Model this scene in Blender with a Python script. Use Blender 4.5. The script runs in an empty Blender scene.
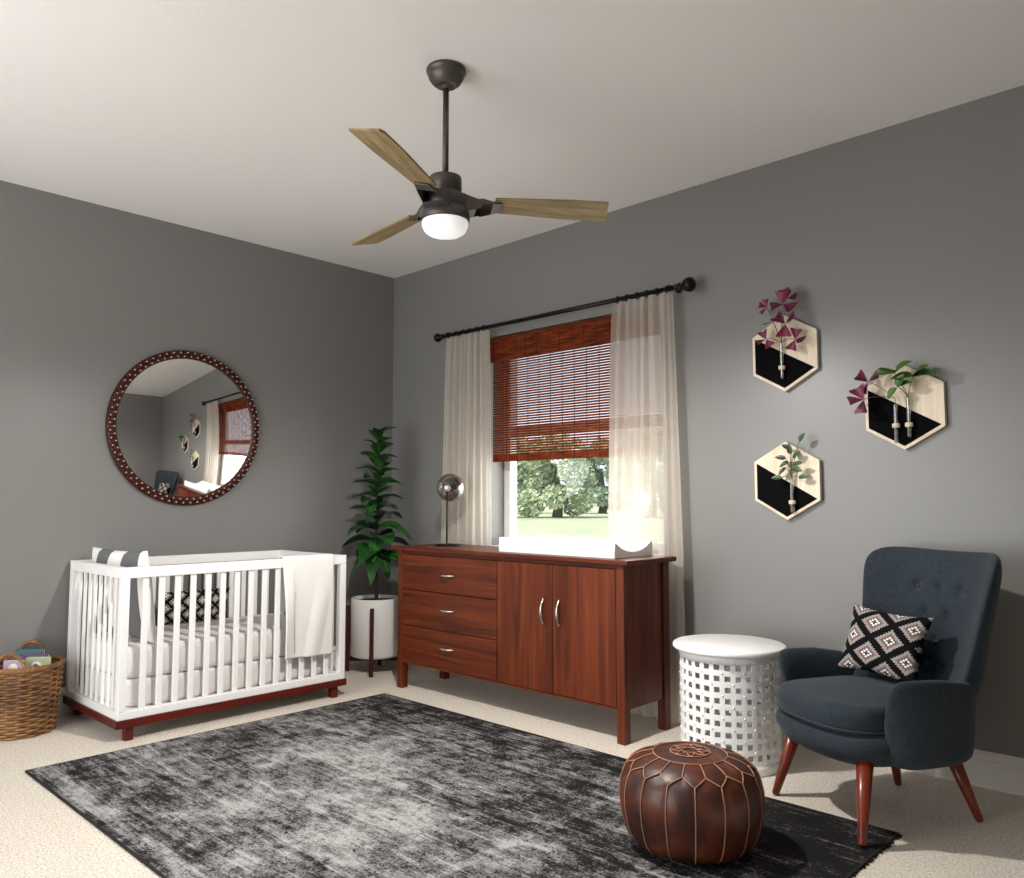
import bpy, bmesh, math, random
from mathutils import Vector, Matrix
random.seed(7)
S = bpy.context.scene
COL = S.collection
PI = math.pi
sin, cos = math.sin, math.cos

# ------------------------------------------------------------------ helpers
class MB:
    """collects verts / faces of ONE mesh object"""
    def __init__(s): s.v = []; s.f = []; s.mi = []; s.sm = []
    def add(s, vs, fs, mi=0, smooth=True):
        b = len(s.v); s.v += [tuple(p) for p in vs]
        for f in fs:
            s.f.append(tuple(b+i for i in f)); s.mi.append(mi); s.sm.append(smooth)
    def box(s, x0, x1, y0, y1, z0, z1, bev=0.0, mi=0):
        if bev <= 0:
            vs = [(x,y,z) for x in (x0,x1) for y in (y0,y1) for z in (z0,z1)]
            s.add(vs, [(0,1,3,2),(4,6,7,5),(0,4,5,1),(2,3,7,6),(0,2,6,4),(1,5,7,3)], mi, False); return
        bm = bmesh.new(); bmesh.ops.create_cube(bm, size=1)
        for v in bm.verts:
            v.co = Vector(((x0+x1)/2+v.co.x*(x1-x0), (y0+y1)/2+v.co.y*(y1-y0), (z0+z1)/2+v.co.z*(z1-z0)))
        bmesh.ops.bevel(bm, geom=bm.edges[:], offset=bev, segments=2, affect='EDGES', profile=0.5)
        s.bm(bm, mi, False)
    def bm(s, bm, mi=0, smooth=False):
        bm.verts.ensure_lookup_table(); bm.verts.index_update()
        s.add([v.co[:] for v in bm.verts], [[v.index for v in f.verts] for f in bm.faces], mi, smooth); bm.free()
    def lathe(s, prof, c=(0,0,0), seg=48, mi=0, axis='z', cap=True):
        vs = []; n = len(prof)
        for k in range(seg):
            a = 2*PI*k/seg
            for r, h in prof:
                p = (r*cos(a), r*sin(a), h)
                if axis == 'y': p = (p[0], p[2], p[1])
                if axis == 'x': p = (p[2], p[0], p[1])
                vs.append((c[0]+p[0], c[1]+p[1], c[2]+p[2]))
        fs = []
        for k in range(seg):
            k2 = (k+1) % seg
            for i in range(n-1): fs.append((k*n+i, k2*n+i, k2*n+i+1, k*n+i+1))
        if cap:
            if prof[0][0] > 1e-6: fs.append(tuple(k*n for k in range(seg))[::-1])
            if prof[-1][0] > 1e-6: fs.append(tuple(k*n+n-1 for k in range(seg)))
        s.add(vs, fs, mi, True)
    def tube(s, pts, rad, seg=10, mi=0, closed=False, cap=True):
        P = [Vector(p) for p in pts]; n = len(P)
        R = rad if isinstance(rad, (list, tuple)) else [rad]*n
        vs = []; up = None
        for i in range(n):
            if closed: t = (P[(i+1) % n]-P[i-1])
            else: t = P[min(i+1,n-1)]-P[max(i-1,0)]
            t.normalize()
            if up is None:
                up = Vector((0,0,1)) if abs(t.z) < .9 else Vector((1,0,0))
            a = t.cross(up)
            if a.length < 1e-6: a = t.orthogonal()
            a.normalize(); b = a.cross(t); up = b
            for k in range(seg):
                q = 2*PI*k/seg; vs.append(P[i]+(a*cos(q)+b*sin(q))*R[i])
        fs = []
        for i in range(n if closed else n-1):
            j = (i+1) % n
            for k in range(seg):
                k2 = (k+1) % seg; fs.append((i*seg+k, i*seg+k2, j*seg+k2, j*seg+k))
        if cap and not closed:
            fs.append(tuple(range(seg))[::-1]); fs.append(tuple((n-1)*seg+k for k in range(seg)))
        s.add(vs, fs, mi, True)
    def ball(s, c, r, mi=0, u=12, v=8, sc=(1,1,1)):
        vs = []; fs = []
        for j in range(1, v):
            th = PI*j/v
            for k in range(u):
                a = 2*PI*k/u
                vs.append((c[0]+r*sc[0]*sin(th)*cos(a), c[1]+r*sc[1]*sin(th)*sin(a), c[2]+r*sc[2]*cos(th)))
        t = len(vs); vs.append((c[0],c[1],c[2]+r*sc[2])); vs.append((c[0],c[1],c[2]-r*sc[2]))
        for j in range(v-2):
            for k in range(u):
                k2 = (k+1) % u; fs.append((j*u+k, (j+1)*u+k, (j+1)*u+k2, j*u+k2))
        for k in range(u):
            k2 = (k+1) % u; fs.append((t, k, k2)); fs.append((t+1, (v-2)*u+k2, (v-2)*u+k))
        s.add(vs, fs, mi, True)
    def grid(s, fn, nu, nv, mi=None, smooth=True):
        vs = [fn(i/nu, j/nv) for j in range(nv+1) for i in range(nu+1)]
        b = len(s.v); s.v += [tuple(p) for p in vs]
        for j in range(nv):
            for i in range(nu):
                q = j*(nu+1)+i
                s.f.append((b+q, b+q+1, b+q+nu+2, b+q+nu+1))
                s.mi.append(mi((i+.5)/nu, (j+.5)/nv) if callable(mi) else (mi or 0)); s.sm.append(smooth)
    def prism(s, poly, y0, y1, mi=0):
        """polygon in x,z swept along y"""
        n = len(poly)
        vs = [(x,y0,z) for x, z in poly]+[(x,y1,z) for x, z in poly]
        fs = [tuple(range(n)), tuple(range(2*n-1, n-1, -1))]
        fs += [(i, (i+1) % n+0, (i+1) % n+n, i+n) for i in range(n)]
        s.add(vs, fs, mi, False)
    def xform(s, M):
        s.v = [tuple(M @ Vector(p)) for p in s.v]; return s

ORG = {}
def origin(o): return ORG.get(o.name, Vector((0,0,0)))

def build(mb, name, mats, parent=None, local=False, bevel=0, solid=0, label=None, weld=False):
    """one mesh object; verts given in world space unless local"""
    me = bpy.data.meshes.new(name)
    off = Vector((0,0,0))
    if parent is not None and not local: off = origin(parent)
    me.from_pydata([(p[0]-off.x, p[1]-off.y, p[2]-off.z) for p in mb.v], [], mb.f)
    mats = mats if isinstance(mats, (list, tuple)) else [mats]
    for m in mats: me.materials.append(m)
    me.polygons.foreach_set('material_index', mb.mi)
    me.polygons.foreach_set('use_smooth', mb.sm)
    bm = bmesh.new(); bm.from_mesh(me)
    if weld: bmesh.ops.remove_doubles(bm, verts=bm.verts[:], dist=1e-5)
    bmesh.ops.recalc_face_normals(bm, faces=bm.faces[:])
    bm.to_mesh(me); bm.free(); me.update()
    o = bpy.data.objects.new(name, me); COL.objects.link(o)
    if parent is not None:
        o.parent = parent; ORG[o.name] = off
    if bevel:
        b = o.modifiers.new('edge', 'BEVEL'); b.width = bevel; b.segments = 2; b.limit_method = 'ANGLE'
    if solid:
        b = o.modifiers.new('thick', 'SOLIDIFY'); b.thickness = solid; b.offset = 0
    if label: o['label'] = label
    return o

def thing(name, loc, label, cat, group=None, rotz=0):
    o = bpy.data.objects.new(name, None); COL.objects.link(o); o.empty_display_size = .1
    o.location = loc; o.rotation_euler = (0,0,rotz); ORG[o.name] = Vector(loc)
    return tag(o, label, cat, group)
def tag(o, label, cat, group=None):
    o['label'] = label; o['category'] = cat
    if group: o['group'] = group
    return o
def struct(o, kind='structure'):
    o['kind'] = kind; return o

# ------------------------------------------------------------------ materials
def lin(c):
    f = lambda x: x/12.92 if x <= .04045 else ((x+.055)/1.055)**2.4
    return (f(c[0]/255), f(c[1]/255), f(c[2]/255), 1)
def newmat(name):
    m = bpy.data.materials.new(name); m.use_nodes = True
    nt = m.node_tree; return m, nt, nt.nodes['Principled BSDF']
def N(nt, typ, **k):
    n = nt.nodes.new(typ)
    for a, v in k.items():
        if a.startswith('i_'): n.inputs[a[2:].replace('_', ' ')].default_value = v
        else: setattr(n, a, v)
    return n
def ramp(nt, fac, stops):
    r = nt.nodes.new('ShaderNodeValToRGB'); e = r.color_ramp.elements
    while len(e) > 1: e.remove(e[-1])
    e[0].position = stops[0][0]; e[0].color = stops[0][1]
    for p, c in stops[1:]:
        q = e.new(p); q.color = c
    nt.links.new(fac, r.inputs[0]); return r.outputs[0]
def mapping(nt, scale=(1,1,1), src='Object', rot=(0,0,0)):
    tc = nt.nodes.new('ShaderNodeTexCoord'); mp = nt.nodes.new('ShaderNodeMapping')
    mp.inputs['Scale'].default_value = scale; mp.inputs['Rotation'].default_value = rot
    nt.links.new(tc.outputs[src], mp.inputs[0]); return mp.outputs[0]
def noise(nt, vec, scale, detail=4, rough=.5, dist=0):
    n = N(nt, 'ShaderNodeTexNoise'); n.inputs['Scale'].default_value = scale
    n.inputs['Detail'].default_value = detail; n.inputs['Roughness'].default_value = rough; n.inputs['Distortion'].default_value = dist
    nt.links.new(vec, n.inputs['Vector']); return n.outputs[0]
def bump(nt, bs, h, strength, dist=.002):
    b = nt.nodes.new('ShaderNodeBump'); b.inputs['Strength'].default_value = strength; b.inputs['Distance'].default_value = dist
    nt.links.new(h, b.inputs['Height']); nt.links.new(b.outputs[0], bs.inputs['Normal'])
def math_(nt, op, a, b=None, c=None):
    n = nt.nodes.new('ShaderNodeMath'); n.operation = op
    for i, x in enumerate((a, b, c)):
        if x is None: continue
        if isinstance(x, (int, float)): n.inputs[i].default_value = x
        else: nt.links.new(x, n.inputs[i])
    return n.outputs[0]
def mixc(nt, fac, a, b):
    n = nt.nodes.new('ShaderNodeMix'); n.data_type = 'RGBA'
    ins = [n.inputs[0], n.inputs[6], n.inputs[7]]
    for i, x in zip(ins, (fac, a, b)):
        if isinstance(x, (int, float, tuple)): i.default_value = x
        else: nt.links.new(x, i)
    return n.outputs[2]

def plain(name, c, rough=.5, metal=0, spec=.5, var=0, vs=20, bmp=0, bs=200, coat=0, sheen=0):
    m, nt, b = newmat(name); col = lin(c)
    b.inputs['Roughness'].default_value = rough; b.inputs['Metallic'].default_value = metal
    b.inputs['Specular IOR Level'].default_value = spec; b.inputs['Base Color'].default_value = col
    if coat: b.inputs['Coat Weight'].default_value = coat; b.inputs['Coat Roughness'].default_value = .15
    if sheen: b.inputs['Sheen Weight'].default_value = sheen; b.inputs['Sheen Roughness'].default_value = .4
    if var or bmp:
        v = mapping(nt)
    if var:
        f = noise(nt, v, vs, 5)
        lo = tuple(x*(1-var) for x in col[:3])+(1,); hi = tuple(min(1, x*(1+var)) for x in col[:3])+(1,)
        nt.links.new(ramp(nt, f, [(.3, lo), (.7, hi)]), b.inputs['Base Color'])
    if bmp:
        bump(nt, b, noise(nt, v, bs, 3), bmp)
    return m

def wood(name, dark, mid, light, axis='z', rough=.35, scale=1.0, stretch=.06, coat=0.0):
    m, nt, b = newmat(name)
    sc = [9*scale, 9*scale, 9*scale]; sc['xyz'.index(axis)] *= stretch
    v = mapping(nt, tuple(sc))
    f = noise(nt, v, 2.2, 7, .62, .9)
    g = noise(nt, v, 14, 3, .6)
    t = math_(nt, 'ADD', math_(nt, 'MULTIPLY', f, .8), math_(nt, 'MULTIPLY', g, .2))
    nt.links.new(ramp(nt, t, [(.34, lin(dark)), (.5, lin(mid)), (.66, lin(light))]), b.inputs['Base Color'])
    b.inputs['Roughness'].default_value = rough; b.inputs['Specular IOR Level'].default_value = .28
    if coat: b.inputs['Coat Weight'].default_value = coat; b.inputs['Coat Roughness'].default_value = .2
    bump(nt, b, g, .06)
    return m

M = {}
M['wall'] = plain('wall_paint', (123,121,118), .36, spec=.5, bmp=.10, bs=260)
M['ceiling'] = plain('ceiling_paint', (232,229,225), .9, spec=.2, bmp=.35, bs=140)
M['trim'] = plain('trim_paint', (226,222,216), .4)
M['white_lacquer'] = plain('white_lacquer', (240,238,235), .35)
M['white_matte'] = plain('white_matte', (236,233,229), .55)
M['ceramic'] = plain('white_ceramic', (226,222,217), .45)
M['bronze'] = plain('dark_bronze', (88,82,78), .45, metal=.6, var=.12, vs=30)
M['black_metal'] = plain('black_metal', (22,21,20), .35, metal=.6)
M['rod_metal'] = plain('rod_metal', (30,27,26), .3, metal=.7)
M['nickel'] = plain('brushed_nickel', (205,198,188), .25, metal=1)
M['cherry_v'] = wood('cherry_vertical_grain', (54,19,6), (88,35,12), (114,52,20), 'z', .42, 1.0, .05, .04)
M['cherry_h'] = wood('cherry_horizontal_grain', (54,19,6), (88,35,12), (112,51,19), 'x', .42, 1.2, .05, .04)
M['cherry_y'] = wood('cherry_depth_grain', (54,19,6), (88,35,12), (112,51,19), 'y', .42, 1.2, .05, .04)
M['redwood'] = wood('red_stained_wood', (66,18,11), (86,25,16), (102,34,21), 'y', .4, 1.0, .06)
M['legwood'] = wood('chair_leg_wood', (86,30,16), (112,42,23), (134,56,31), 'z', .3, 1.0, .06, .3)
M['standwood'] = wood('stand_dark_wood', (44,17,11), (60,24,15), (74,31,20), 'z', .45, 1.0, .06)
M['mirrorwood'] = wood('mirror_frame_wood', (40,15,9), (56,22,13), (72,30,18), 'z', .35, 3.0, .5)
M['bead'] = plain('bone_bead', (206,164,144), .35)
M['blade'] = wood('weathered_blade_wood', (112,95,64), (146,126,90), (172,152,114), 'x', .6, 1.6, .08)
M['ply'] = wood('birch_plywood', (205,186,160), (222,205,180), (232,218,196), 'z', .5, 1.0, .12)
M['black_paint'] = plain('black_paint', (5,5,6), .9, spec=.1)
M['navy'] = plain('charcoal_blue_fabric', (45,52,58), .95, spec=.15, var=.18, vs=60, bmp=.25, bs=900, sheen=.12)
M['navy_trim'] = plain('charcoal_blue_piping', (50,58,64), .95, spec=.15)
M['mattress'] = plain('mattress_cover', (222,218,214), .9, spec=.1, bmp=.1, bs=400)
M['blanket'] = plain('white_knit_blanket', (236,233,226), .95, spec=.1, bmp=.35, bs=500)
M['blanket_trim'] = plain('blanket_seam_grey', (150,150,146), .95, spec=.1)
M['pad'] = plain('changing_pad_vinyl', (240,238,236), .45)
M['soil'] = plain('potting_soil', (22,17,14), .95, var=.5, vs=60, bmp=.6, bs=80)
M['stem'] = plain('plant_stem', (36,27,20), .8, var=.3)
M['sheet_grey'] = plain('pillow_grey', (110,111,110), .95, spec=.1)
M['sheet_white'] = plain('pillow_white', (238,236,232), .95, spec=.1)
M['k_black'] = plain('kilim_black', (17,15,16), .95, spec=.1, bmp=.3, bs=900)
M['k_grey'] = plain('kilim_grey', (150,144,140), .95, spec=.1, bmp=.3, bs=900)
M['k_taupe'] = plain('kilim_taupe', (116,94,90), .95, spec=.1, bmp=.3, bs=900)
M['k_white'] = plain('kilim_white', (236,231,226), .95, spec=.1, bmp=.3, bs=900)
M['k_core'] = plain('kilim_slate', (66,68,74), .95, spec=.1, bmp=.3, bs=900)

def mat_leaf(name, a, b_, vein, rough=.32):
    m, nt, b = newmat(name)
    tc = nt.nodes.new('ShaderNodeTexCoord')
    v = mapping(nt, (1,1,1)); f = noise(nt, v, 16, 3)
    c = ramp(nt, f, [(.35, lin(a)), (.65, lin(b_))])
    nt.links.new(c, b.inputs['Base Color']); b.inputs['Roughness'].default_value = rough
    return m
M['leaf'] = mat_leaf('rubber_plant_leaf', (20,50,23), (42,92,38), None)
M['vein'] = plain('leaf_midrib', (104,140,82), .5)
M['oxalis'] = mat_leaf('purple_leaf', (70,9,36), (122,20,62), None, .5)
M['clover'] = mat_leaf('clover_leaf', (44,80,28), (78,118,44), None, .5)
M['sprig'] = mat_leaf('sprig_leaf', (30,54,34), (62,92,58), None, .45)
M['purple_stem'] = plain('purple_stem', (92,52,58), .6)
M['green_stem'] = plain('green_stem', (92,104,62), .6)

def mat_leather():
    m, nt, b = newmat('brown_leather'); v = mapping(nt)
    f = noise(nt, v, 9, 6, .6, .4); g = noise(nt, v, 90, 3)
    nt.links.new(ramp(nt, f, [(.3, lin((34,14,7))), (.5, lin((66,28,13))), (.68, lin((104,48,24)))]), b.inputs['Base Color'])
    nt.links.new(ramp(nt, f, [(.3, (.55,.55,.55,1)), (.7, (.3,.3,.3,1))]), b.inputs['Roughness'])
    bump(nt, b, math_(nt, 'ADD', f, math_(nt, 'MULTIPLY', g, .25)), .35, .004); return m
M['leather'] = mat_leather()
M['stitch'] = plain('tan_stitching', (160,114,90), .8)

def mat_carpet():
    m, nt, b = newmat('beige_carpet'); v = mapping(nt)
    f = noise(nt, v, 115, 4, .75); g = noise(nt, v, 2.5, 3)
    c = ramp(nt, f, [(.3, lin((172,157,139))), (.5, lin((228,217,202))), (.7, lin((252,246,236)))])
    nt.links.new(mixc(nt, math_(nt, 'MULTIPLY', g, .18), c, lin((180,166,148))), b.inputs['Base Color'])
    b.inputs['Roughness'].default_value = 1; b.inputs['Specular IOR Level'].default_value = .05
    bump(nt, b, noise(nt, v, 130, 4, .7), .9, .008); return m
M['carpet'] = mat_carpet()

RX0, RX1, RY0, RY1 = .875, 3.668, -2.535, -.712
def mat_rug():
    m, nt, b = newmat('distressed_rug')
    tc = nt.nodes.new('ShaderNodeTexCoord')
    sep = nt.nodes.new('ShaderNodeSeparateXYZ'); nt.links.new(tc.outputs['Object'], sep.inputs[0])
    X, Y = sep.outputs[0], sep.outputs[1]
    v = mapping(nt); vx = mapping(nt, (.13,1,1)); vy = mapping(nt, (.55,1,1))
    big = noise(nt, v, 1.5, 3, .5, .3)
    med = noise(nt, v, 13, 10, .78, .5)
    streak = noise(nt, vx, 46, 8, .8, .0)
    patch = noise(nt, vy, 5.0, 8, .72, .6)
    fine = noise(nt, v, 110, 4, .8)
    # ornamental blotches of the faded motif
    vo = N(nt, 'ShaderNodeTexVoronoi'); vo.inputs['Scale'].default_value = 7.5; nt.links.new(v, vo.inputs['Vector'])
    mot = math_(nt, 'SMOOTH_MIN', vo.outputs['Distance'], .55, .1)
    # faded border bands a hand or two in from the edge
    ax = math_(nt, 'ABSOLUTE', X); ay = math_(nt, 'ABSOLUTE', Y)
    hx, hy = (RX1-RX0)/2, (RY1-RY0)/2
    ed = math_(nt, 'MINIMUM', math_(nt, 'SUBTRACT', hx, ax), math_(nt, 'SUBTRACT', hy, ay))
    def band(c, w):
        return math_(nt, 'MAXIMUM', 0.0, math_(nt, 'SUBTRACT', 1.0, math_(nt, 'DIVIDE', math_(nt, 'ABSOLUTE', math_(nt, 'SUBTRACT', ed, c)), w)))
    lines = math_(nt, 'ADD', band(.36, .022), math_(nt, 'ADD', band(.44, .016), band(.13, .014)))
    # worn pale centre
    dx = math_(nt, 'DIVIDE', math_(nt, 'ADD', X, .35), 1.35); dy = math_(nt, 'DIVIDE', math_(nt, 'ADD', Y, .22), .85)
    rad = math_(nt, 'SQRT', math_(nt, 'ADD', math_(nt, 'MULTIPLY', dx, dx), math_(nt, 'MULTIPLY', dy, dy)))
    worn = math_(nt, 'SUBTRACT', .20, math_(nt, 'MULTIPLY', rad, .26))
    def cen(n, k): return math_(nt, 'MULTIPLY', math_(nt, 'SUBTRACT', n, .5), k)
    t = math_(nt, 'ADD', cen(med, 1.15), .44)
    for n, k in ((streak, 1.15), (patch, 1.15), (big, .7), (fine, 1.2)): t = math_(nt, 'ADD', t, cen(n, k))
    t = math_(nt, 'ADD', t, math_(nt, 'MULTIPLY', math_(nt, 'SUBTRACT', mot, .35), .22))
    t = math_(nt, 'ADD', t, worn)
    speck = noise(nt, v, 34, 6, .75, .4); dash = noise(nt, mapping(nt, (.07,1,1)), 75, 3, .6); vein = noise(nt, v, 20, 6, .7, 1.2)
    t = math_(nt, 'SUBTRACT', t, math_(nt, 'MULTIPLY', math_(nt, 'MAXIMUM', math_(nt, 'SUBTRACT', speck, .54), 0.0), 2.6))
    t = math_(nt, 'ADD', t, math_(nt, 'MULTIPLY', math_(nt, 'MAXIMUM', math_(nt, 'SUBTRACT', dash, .56), 0.0), 1.8))
    t = math_(nt, 'SUBTRACT', t, math_(nt, 'MULTIPLY', math_(nt, 'LESS_THAN', math_(nt, 'ABSOLUTE', math_(nt, 'SUBTRACT', vein, .5)), .018), .10))
    t = math_(nt, 'ADD', t, .03)
    t = math_(nt, 'SUBTRACT', t, math_(nt, 'MULTIPLY', lines, .12))
    strip = math_(nt, 'MULTIPLY', math_(nt, 'LESS_THAN', math_(nt, 'ABSOLUTE', math_(nt, 'ADD', Y, hy-.060)), .032), math_(nt, 'MULTIPLY', patch, .42))
    t = math_(nt, 'ADD', t, strip)
    cross = math_(nt, 'LESS_THAN', math_(nt, 'ABSOLUTE', math_(nt, 'SUBTRACT', X, .52)), .02)
    cr2 = math_(nt, 'LESS_THAN', math_(nt, 'ABSOLUTE', math_(nt, 'SUBTRACT', Y, .08)), .012)
    t = math_(nt, 'ADD', t, math_(nt, 'SUBTRACT', math_(nt, 'MULTIPLY', cross, .10), math_(nt, 'MULTIPLY', cr2, .10)))
    t = math_(nt, 'SUBTRACT', t, math_(nt, 'MULTIPLY', math_(nt, 'MAXIMUM', math_(nt, 'SUBTRACT', X, .55), 0.0), .09))
    c = ramp(nt, t, [(.24, lin((24,23,23))), (.36, lin((44,42,42))), (.46, lin((96,94,93))), (.60, lin((120,118,117))), (.84, lin((166,164,161)))])
    nt.links.new(c, b.inputs['Base Color'])
    b.inputs['Roughness'].default_value = .85; b.inputs['Specular IOR Level'].default_value = .15
    bump(nt, b, fine, .4, .004)
    return m
M['rug'] = mat_rug()
M['rug_edge'] = plain('rug_binding', (46,44,43), .95, spec=.1, var=.3, vs=60)

def mat_glass(name, tint=(1,1,1), refl=.12, rough=.02):
    """thin clear glass: mostly straight through, a little mirror"""
    m, nt, b = newmat(name); nt.nodes.remove(b)
    out = nt.nodes['Material Output']
    t = nt.nodes.new('ShaderNodeBsdfTransparent'); t.inputs[0].default_value = (*tint, 1)
    g = nt.nodes.new('ShaderNodeBsdfGlossy'); g.inputs['Roughness'].default_value = rough
    fr = nt.nodes.new('ShaderNodeLayerWeight'); fr.inputs[0].default_value = .35
    k = math_(nt, 'ADD', math_(nt, 'MULTIPLY', fr.outputs['Facing'], refl*2.2), refl*.4)
    mx = nt.nodes.new('ShaderNodeMixShader'); nt.links.new(k, mx.inputs[0])
    nt.links.new(t.outputs[0], mx.inputs[1]); nt.links.new(g.outputs[0], mx.inputs[2]); nt.links.new(mx.outputs[0], out.inputs[0])
    return m
M['glass'] = mat_glass('window_glass', refl=.05)
M['tube_glass'] = mat_glass('test_tube_glass', (.9,.92,.92), refl=.6)
M['smoke_glass'] = mat_glass('smoked_globe_glass', (.62,.56,.52), refl=.32)

def mat_sheer(name, c, see):
    m, nt, b = newmat(name); nt.nodes.remove(b); out = nt.nodes['Material Output']
    d = nt.nodes.new('ShaderNodeBsdfDiffuse'); d.inputs[0].default_value = lin(c)
    tl = nt.nodes.new('ShaderNodeBsdfTranslucent'); tl.inputs[0].default_value = lin(c)
    tr = nt.nodes.new('ShaderNodeBsdfTransparent')
    m1 = nt.nodes.new('ShaderNodeMixShader'); m1.inputs[0].default_value = .5
    nt.links.new(d.outputs[0], m1.inputs[1]); nt.links.new(tl.outputs[0], m1.inputs[2])
    v = mapping(nt, (1,1,.15)); w = noise(nt, v, 420, 2)
    m2 = nt.nodes.new('ShaderNodeMixShader')
    nt.links.new(math_(nt, 'ADD', math_(nt, 'MULTIPLY', w, .12), see-.06), m2.inputs[0])
    nt.links.new(m1.outputs[0], m2.inputs[1]); nt.links.new(tr.outputs[0], m2.inputs[2])
    nt.links.new(m2.outputs[0], out.inputs[0]); return m
M['sheer'] = mat_sheer('sheer_linen', (226,217,204), .36)

def mat_blind():
    m, nt, b = newmat('bamboo_slat'); nt.nodes.remove(b); out = nt.nodes['Material Output']
    v = mapping(nt, (.5,1,6)); f = noise(nt, v, 18, 4)
    c = ramp(nt, f, [(.3, lin((84,36,20))), (.5, lin((116,54,32))), (.7, lin((142,74,46)))])
    d = nt.nodes.new('ShaderNodeBsdfDiffuse'); nt.links.new(c, d.inputs[0])
    t = nt.nodes.new('ShaderNodeBsdfTranslucent'); nt.links.new(c, t.inputs[0])
    mx = nt.nodes.new('ShaderNodeMixShader'); mx.inputs[0].default_value = .2
    nt.links.new(d.outputs[0], mx.inputs[1]); nt.links.new(t.outputs[0], mx.inputs[2]); nt.links.new(mx.outputs[0], out.inputs[0]); return m
M['bamboo'] = mat_blind()
M['cord'] = plain('dark_brown_cord', (40,18,12), .8)

def mat_wicker():
    m, nt, b = newmat('brown_wicker'); v = mapping(nt)
    f = noise(nt, v, 7, 3)
    nt.links.new(ramp(nt, f, [(.3, lin((92,58,30))), (.5, lin((134,92,52))), (.7, lin((168,124,78)))]), b.inputs['Base Color'])
    b.inputs['Roughness'].default_value = .55; return m
M['wicker'] = mat_wicker()

def mat_bowl():
    """frosted lit lamp bowl: glows, and lets the bulb's light out"""
    m, nt, b = newmat('frosted_lamp_glass'); nt.nodes.remove(b); out = nt.nodes['Material Output']
    e = nt.nodes.new('ShaderNodeEmission'); e.inputs[0].default_value = (1,.985,.96,1); e.inputs[1].default_value = .40
    d = nt.nodes.new('ShaderNodeBsdfDiffuse'); d.inputs[0].default_value = (.85,.85,.85,1)
    ad = nt.nodes.new('ShaderNodeAddShader'); nt.links.new(e.outputs[0], ad.inputs[0]); nt.links.new(d.outputs[0], ad.inputs[1])
    nt.links.new(ad.outputs[0], out.inputs[0]); return m
M['bowl'] = mat_bowl()
M['mirror'] = plain('mirror_silver', (236,236,234), .015, metal=1)

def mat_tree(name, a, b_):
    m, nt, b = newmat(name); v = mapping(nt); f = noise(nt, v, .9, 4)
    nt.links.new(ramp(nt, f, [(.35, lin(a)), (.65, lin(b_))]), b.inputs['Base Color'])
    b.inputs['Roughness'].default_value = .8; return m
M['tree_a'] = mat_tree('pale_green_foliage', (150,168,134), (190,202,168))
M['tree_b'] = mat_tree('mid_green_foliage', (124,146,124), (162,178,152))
M['bark'] = plain('tree_bark', (92,84,74), .9, var=.2)
M['lawn'] = plain('mown_lawn', (150,156,130), .95, spec=.05, var=.12, vs=.6)

# ------------------------------------------------------------------ room shell
H = 2.74; X1 = 5.0; Y0 = -4.6
WX0, WX1, WZ0, WZ1 = .978, 2.30, .80, 2.155      # window opening in the right-hand wall
b = MB(); b.box(-.2, X1+.2, Y0-.2, .26, -.12, 0); struct(build(b, 'floor', M['carpet']))
b = MB(); b.box(-.2, X1+.2, Y0-.2, .26, H, H+.15); struct(build(b, 'ceiling', M['ceiling']))
b = MB(); b.box(-.2, 0, Y0-.2, .26, 0, H); struct(build(b, 'wall_left', M['wall']))
b = MB()
b.box(0, WX0, 0, .26, 0, H); b.box(WX1, X1, 0, .26, 0, H); b.box(WX0, WX1, 0, .26, 0, WZ0); b.box(WX0, WX1, 0, .26, WZ1, H)
struct(build(b, 'wall_right', M['wall']))
b = MB(); b.box(X1, X1+.2, Y0-.2, .26, 0, H); struct(build(b, 'wall_front', M['wall']))
# wall behind the camera, with an unseen, assumed window added for fill light
BX0, BX1, BZ0, BZ1 = .5, 3.3, .06, 2.3
b = MB()
b.box(0, BX0, Y0-.2, Y0, 0, H); b.box(BX1, X1, Y0-.2, Y0, 0, H); b.box(BX0, BX1, Y0-.2, Y0, 0, BZ0); b.box(BX0, BX1, Y0-.2, Y0, BZ1, H)
struct(build(b, 'wall_back', M['wall']))

def baseboard(name, pts):
    """profile swept along a straight wall: pts = (start, end, inward normal)"""
    (ax, ay), (bx, by), (nx, ny) = pts
    prof = [(0,0),(.016,0),(.016,.085),(.012,.098),(.016,.106),(.016,.118),(.010,.128),(.004,.134),(0,.136)]
    vs = []
    for (x, y) in ((ax,ay),(bx,by)):
        for d, z in prof: vs.append((x+nx*d, y+ny*d, z))
    n = len(prof); fs = [(i, i+1, n+i+1, n+i) for i in range(n-1)]+[tuple(range(n)), tuple(range(2*n-1, n-1, -1))]
    m = MB(); m.add(vs, fs, 0, False); struct(build(m, name, M['trim']))
baseboard('baseboard_left', ((.0005,Y0),(.0005,0),(1,0)))
baseboard('baseboard_right', ((.017,-.0005),(X1-.017,-.0005),(0,-1)))
baseboard('baseboard_front', ((X1-.0005,Y0),(X1-.0005,0),(-1,0)))
baseboard('baseboard_back', ((.017,Y0+.0005),(X1-.017,Y0+.0005),(0,1)))

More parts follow.
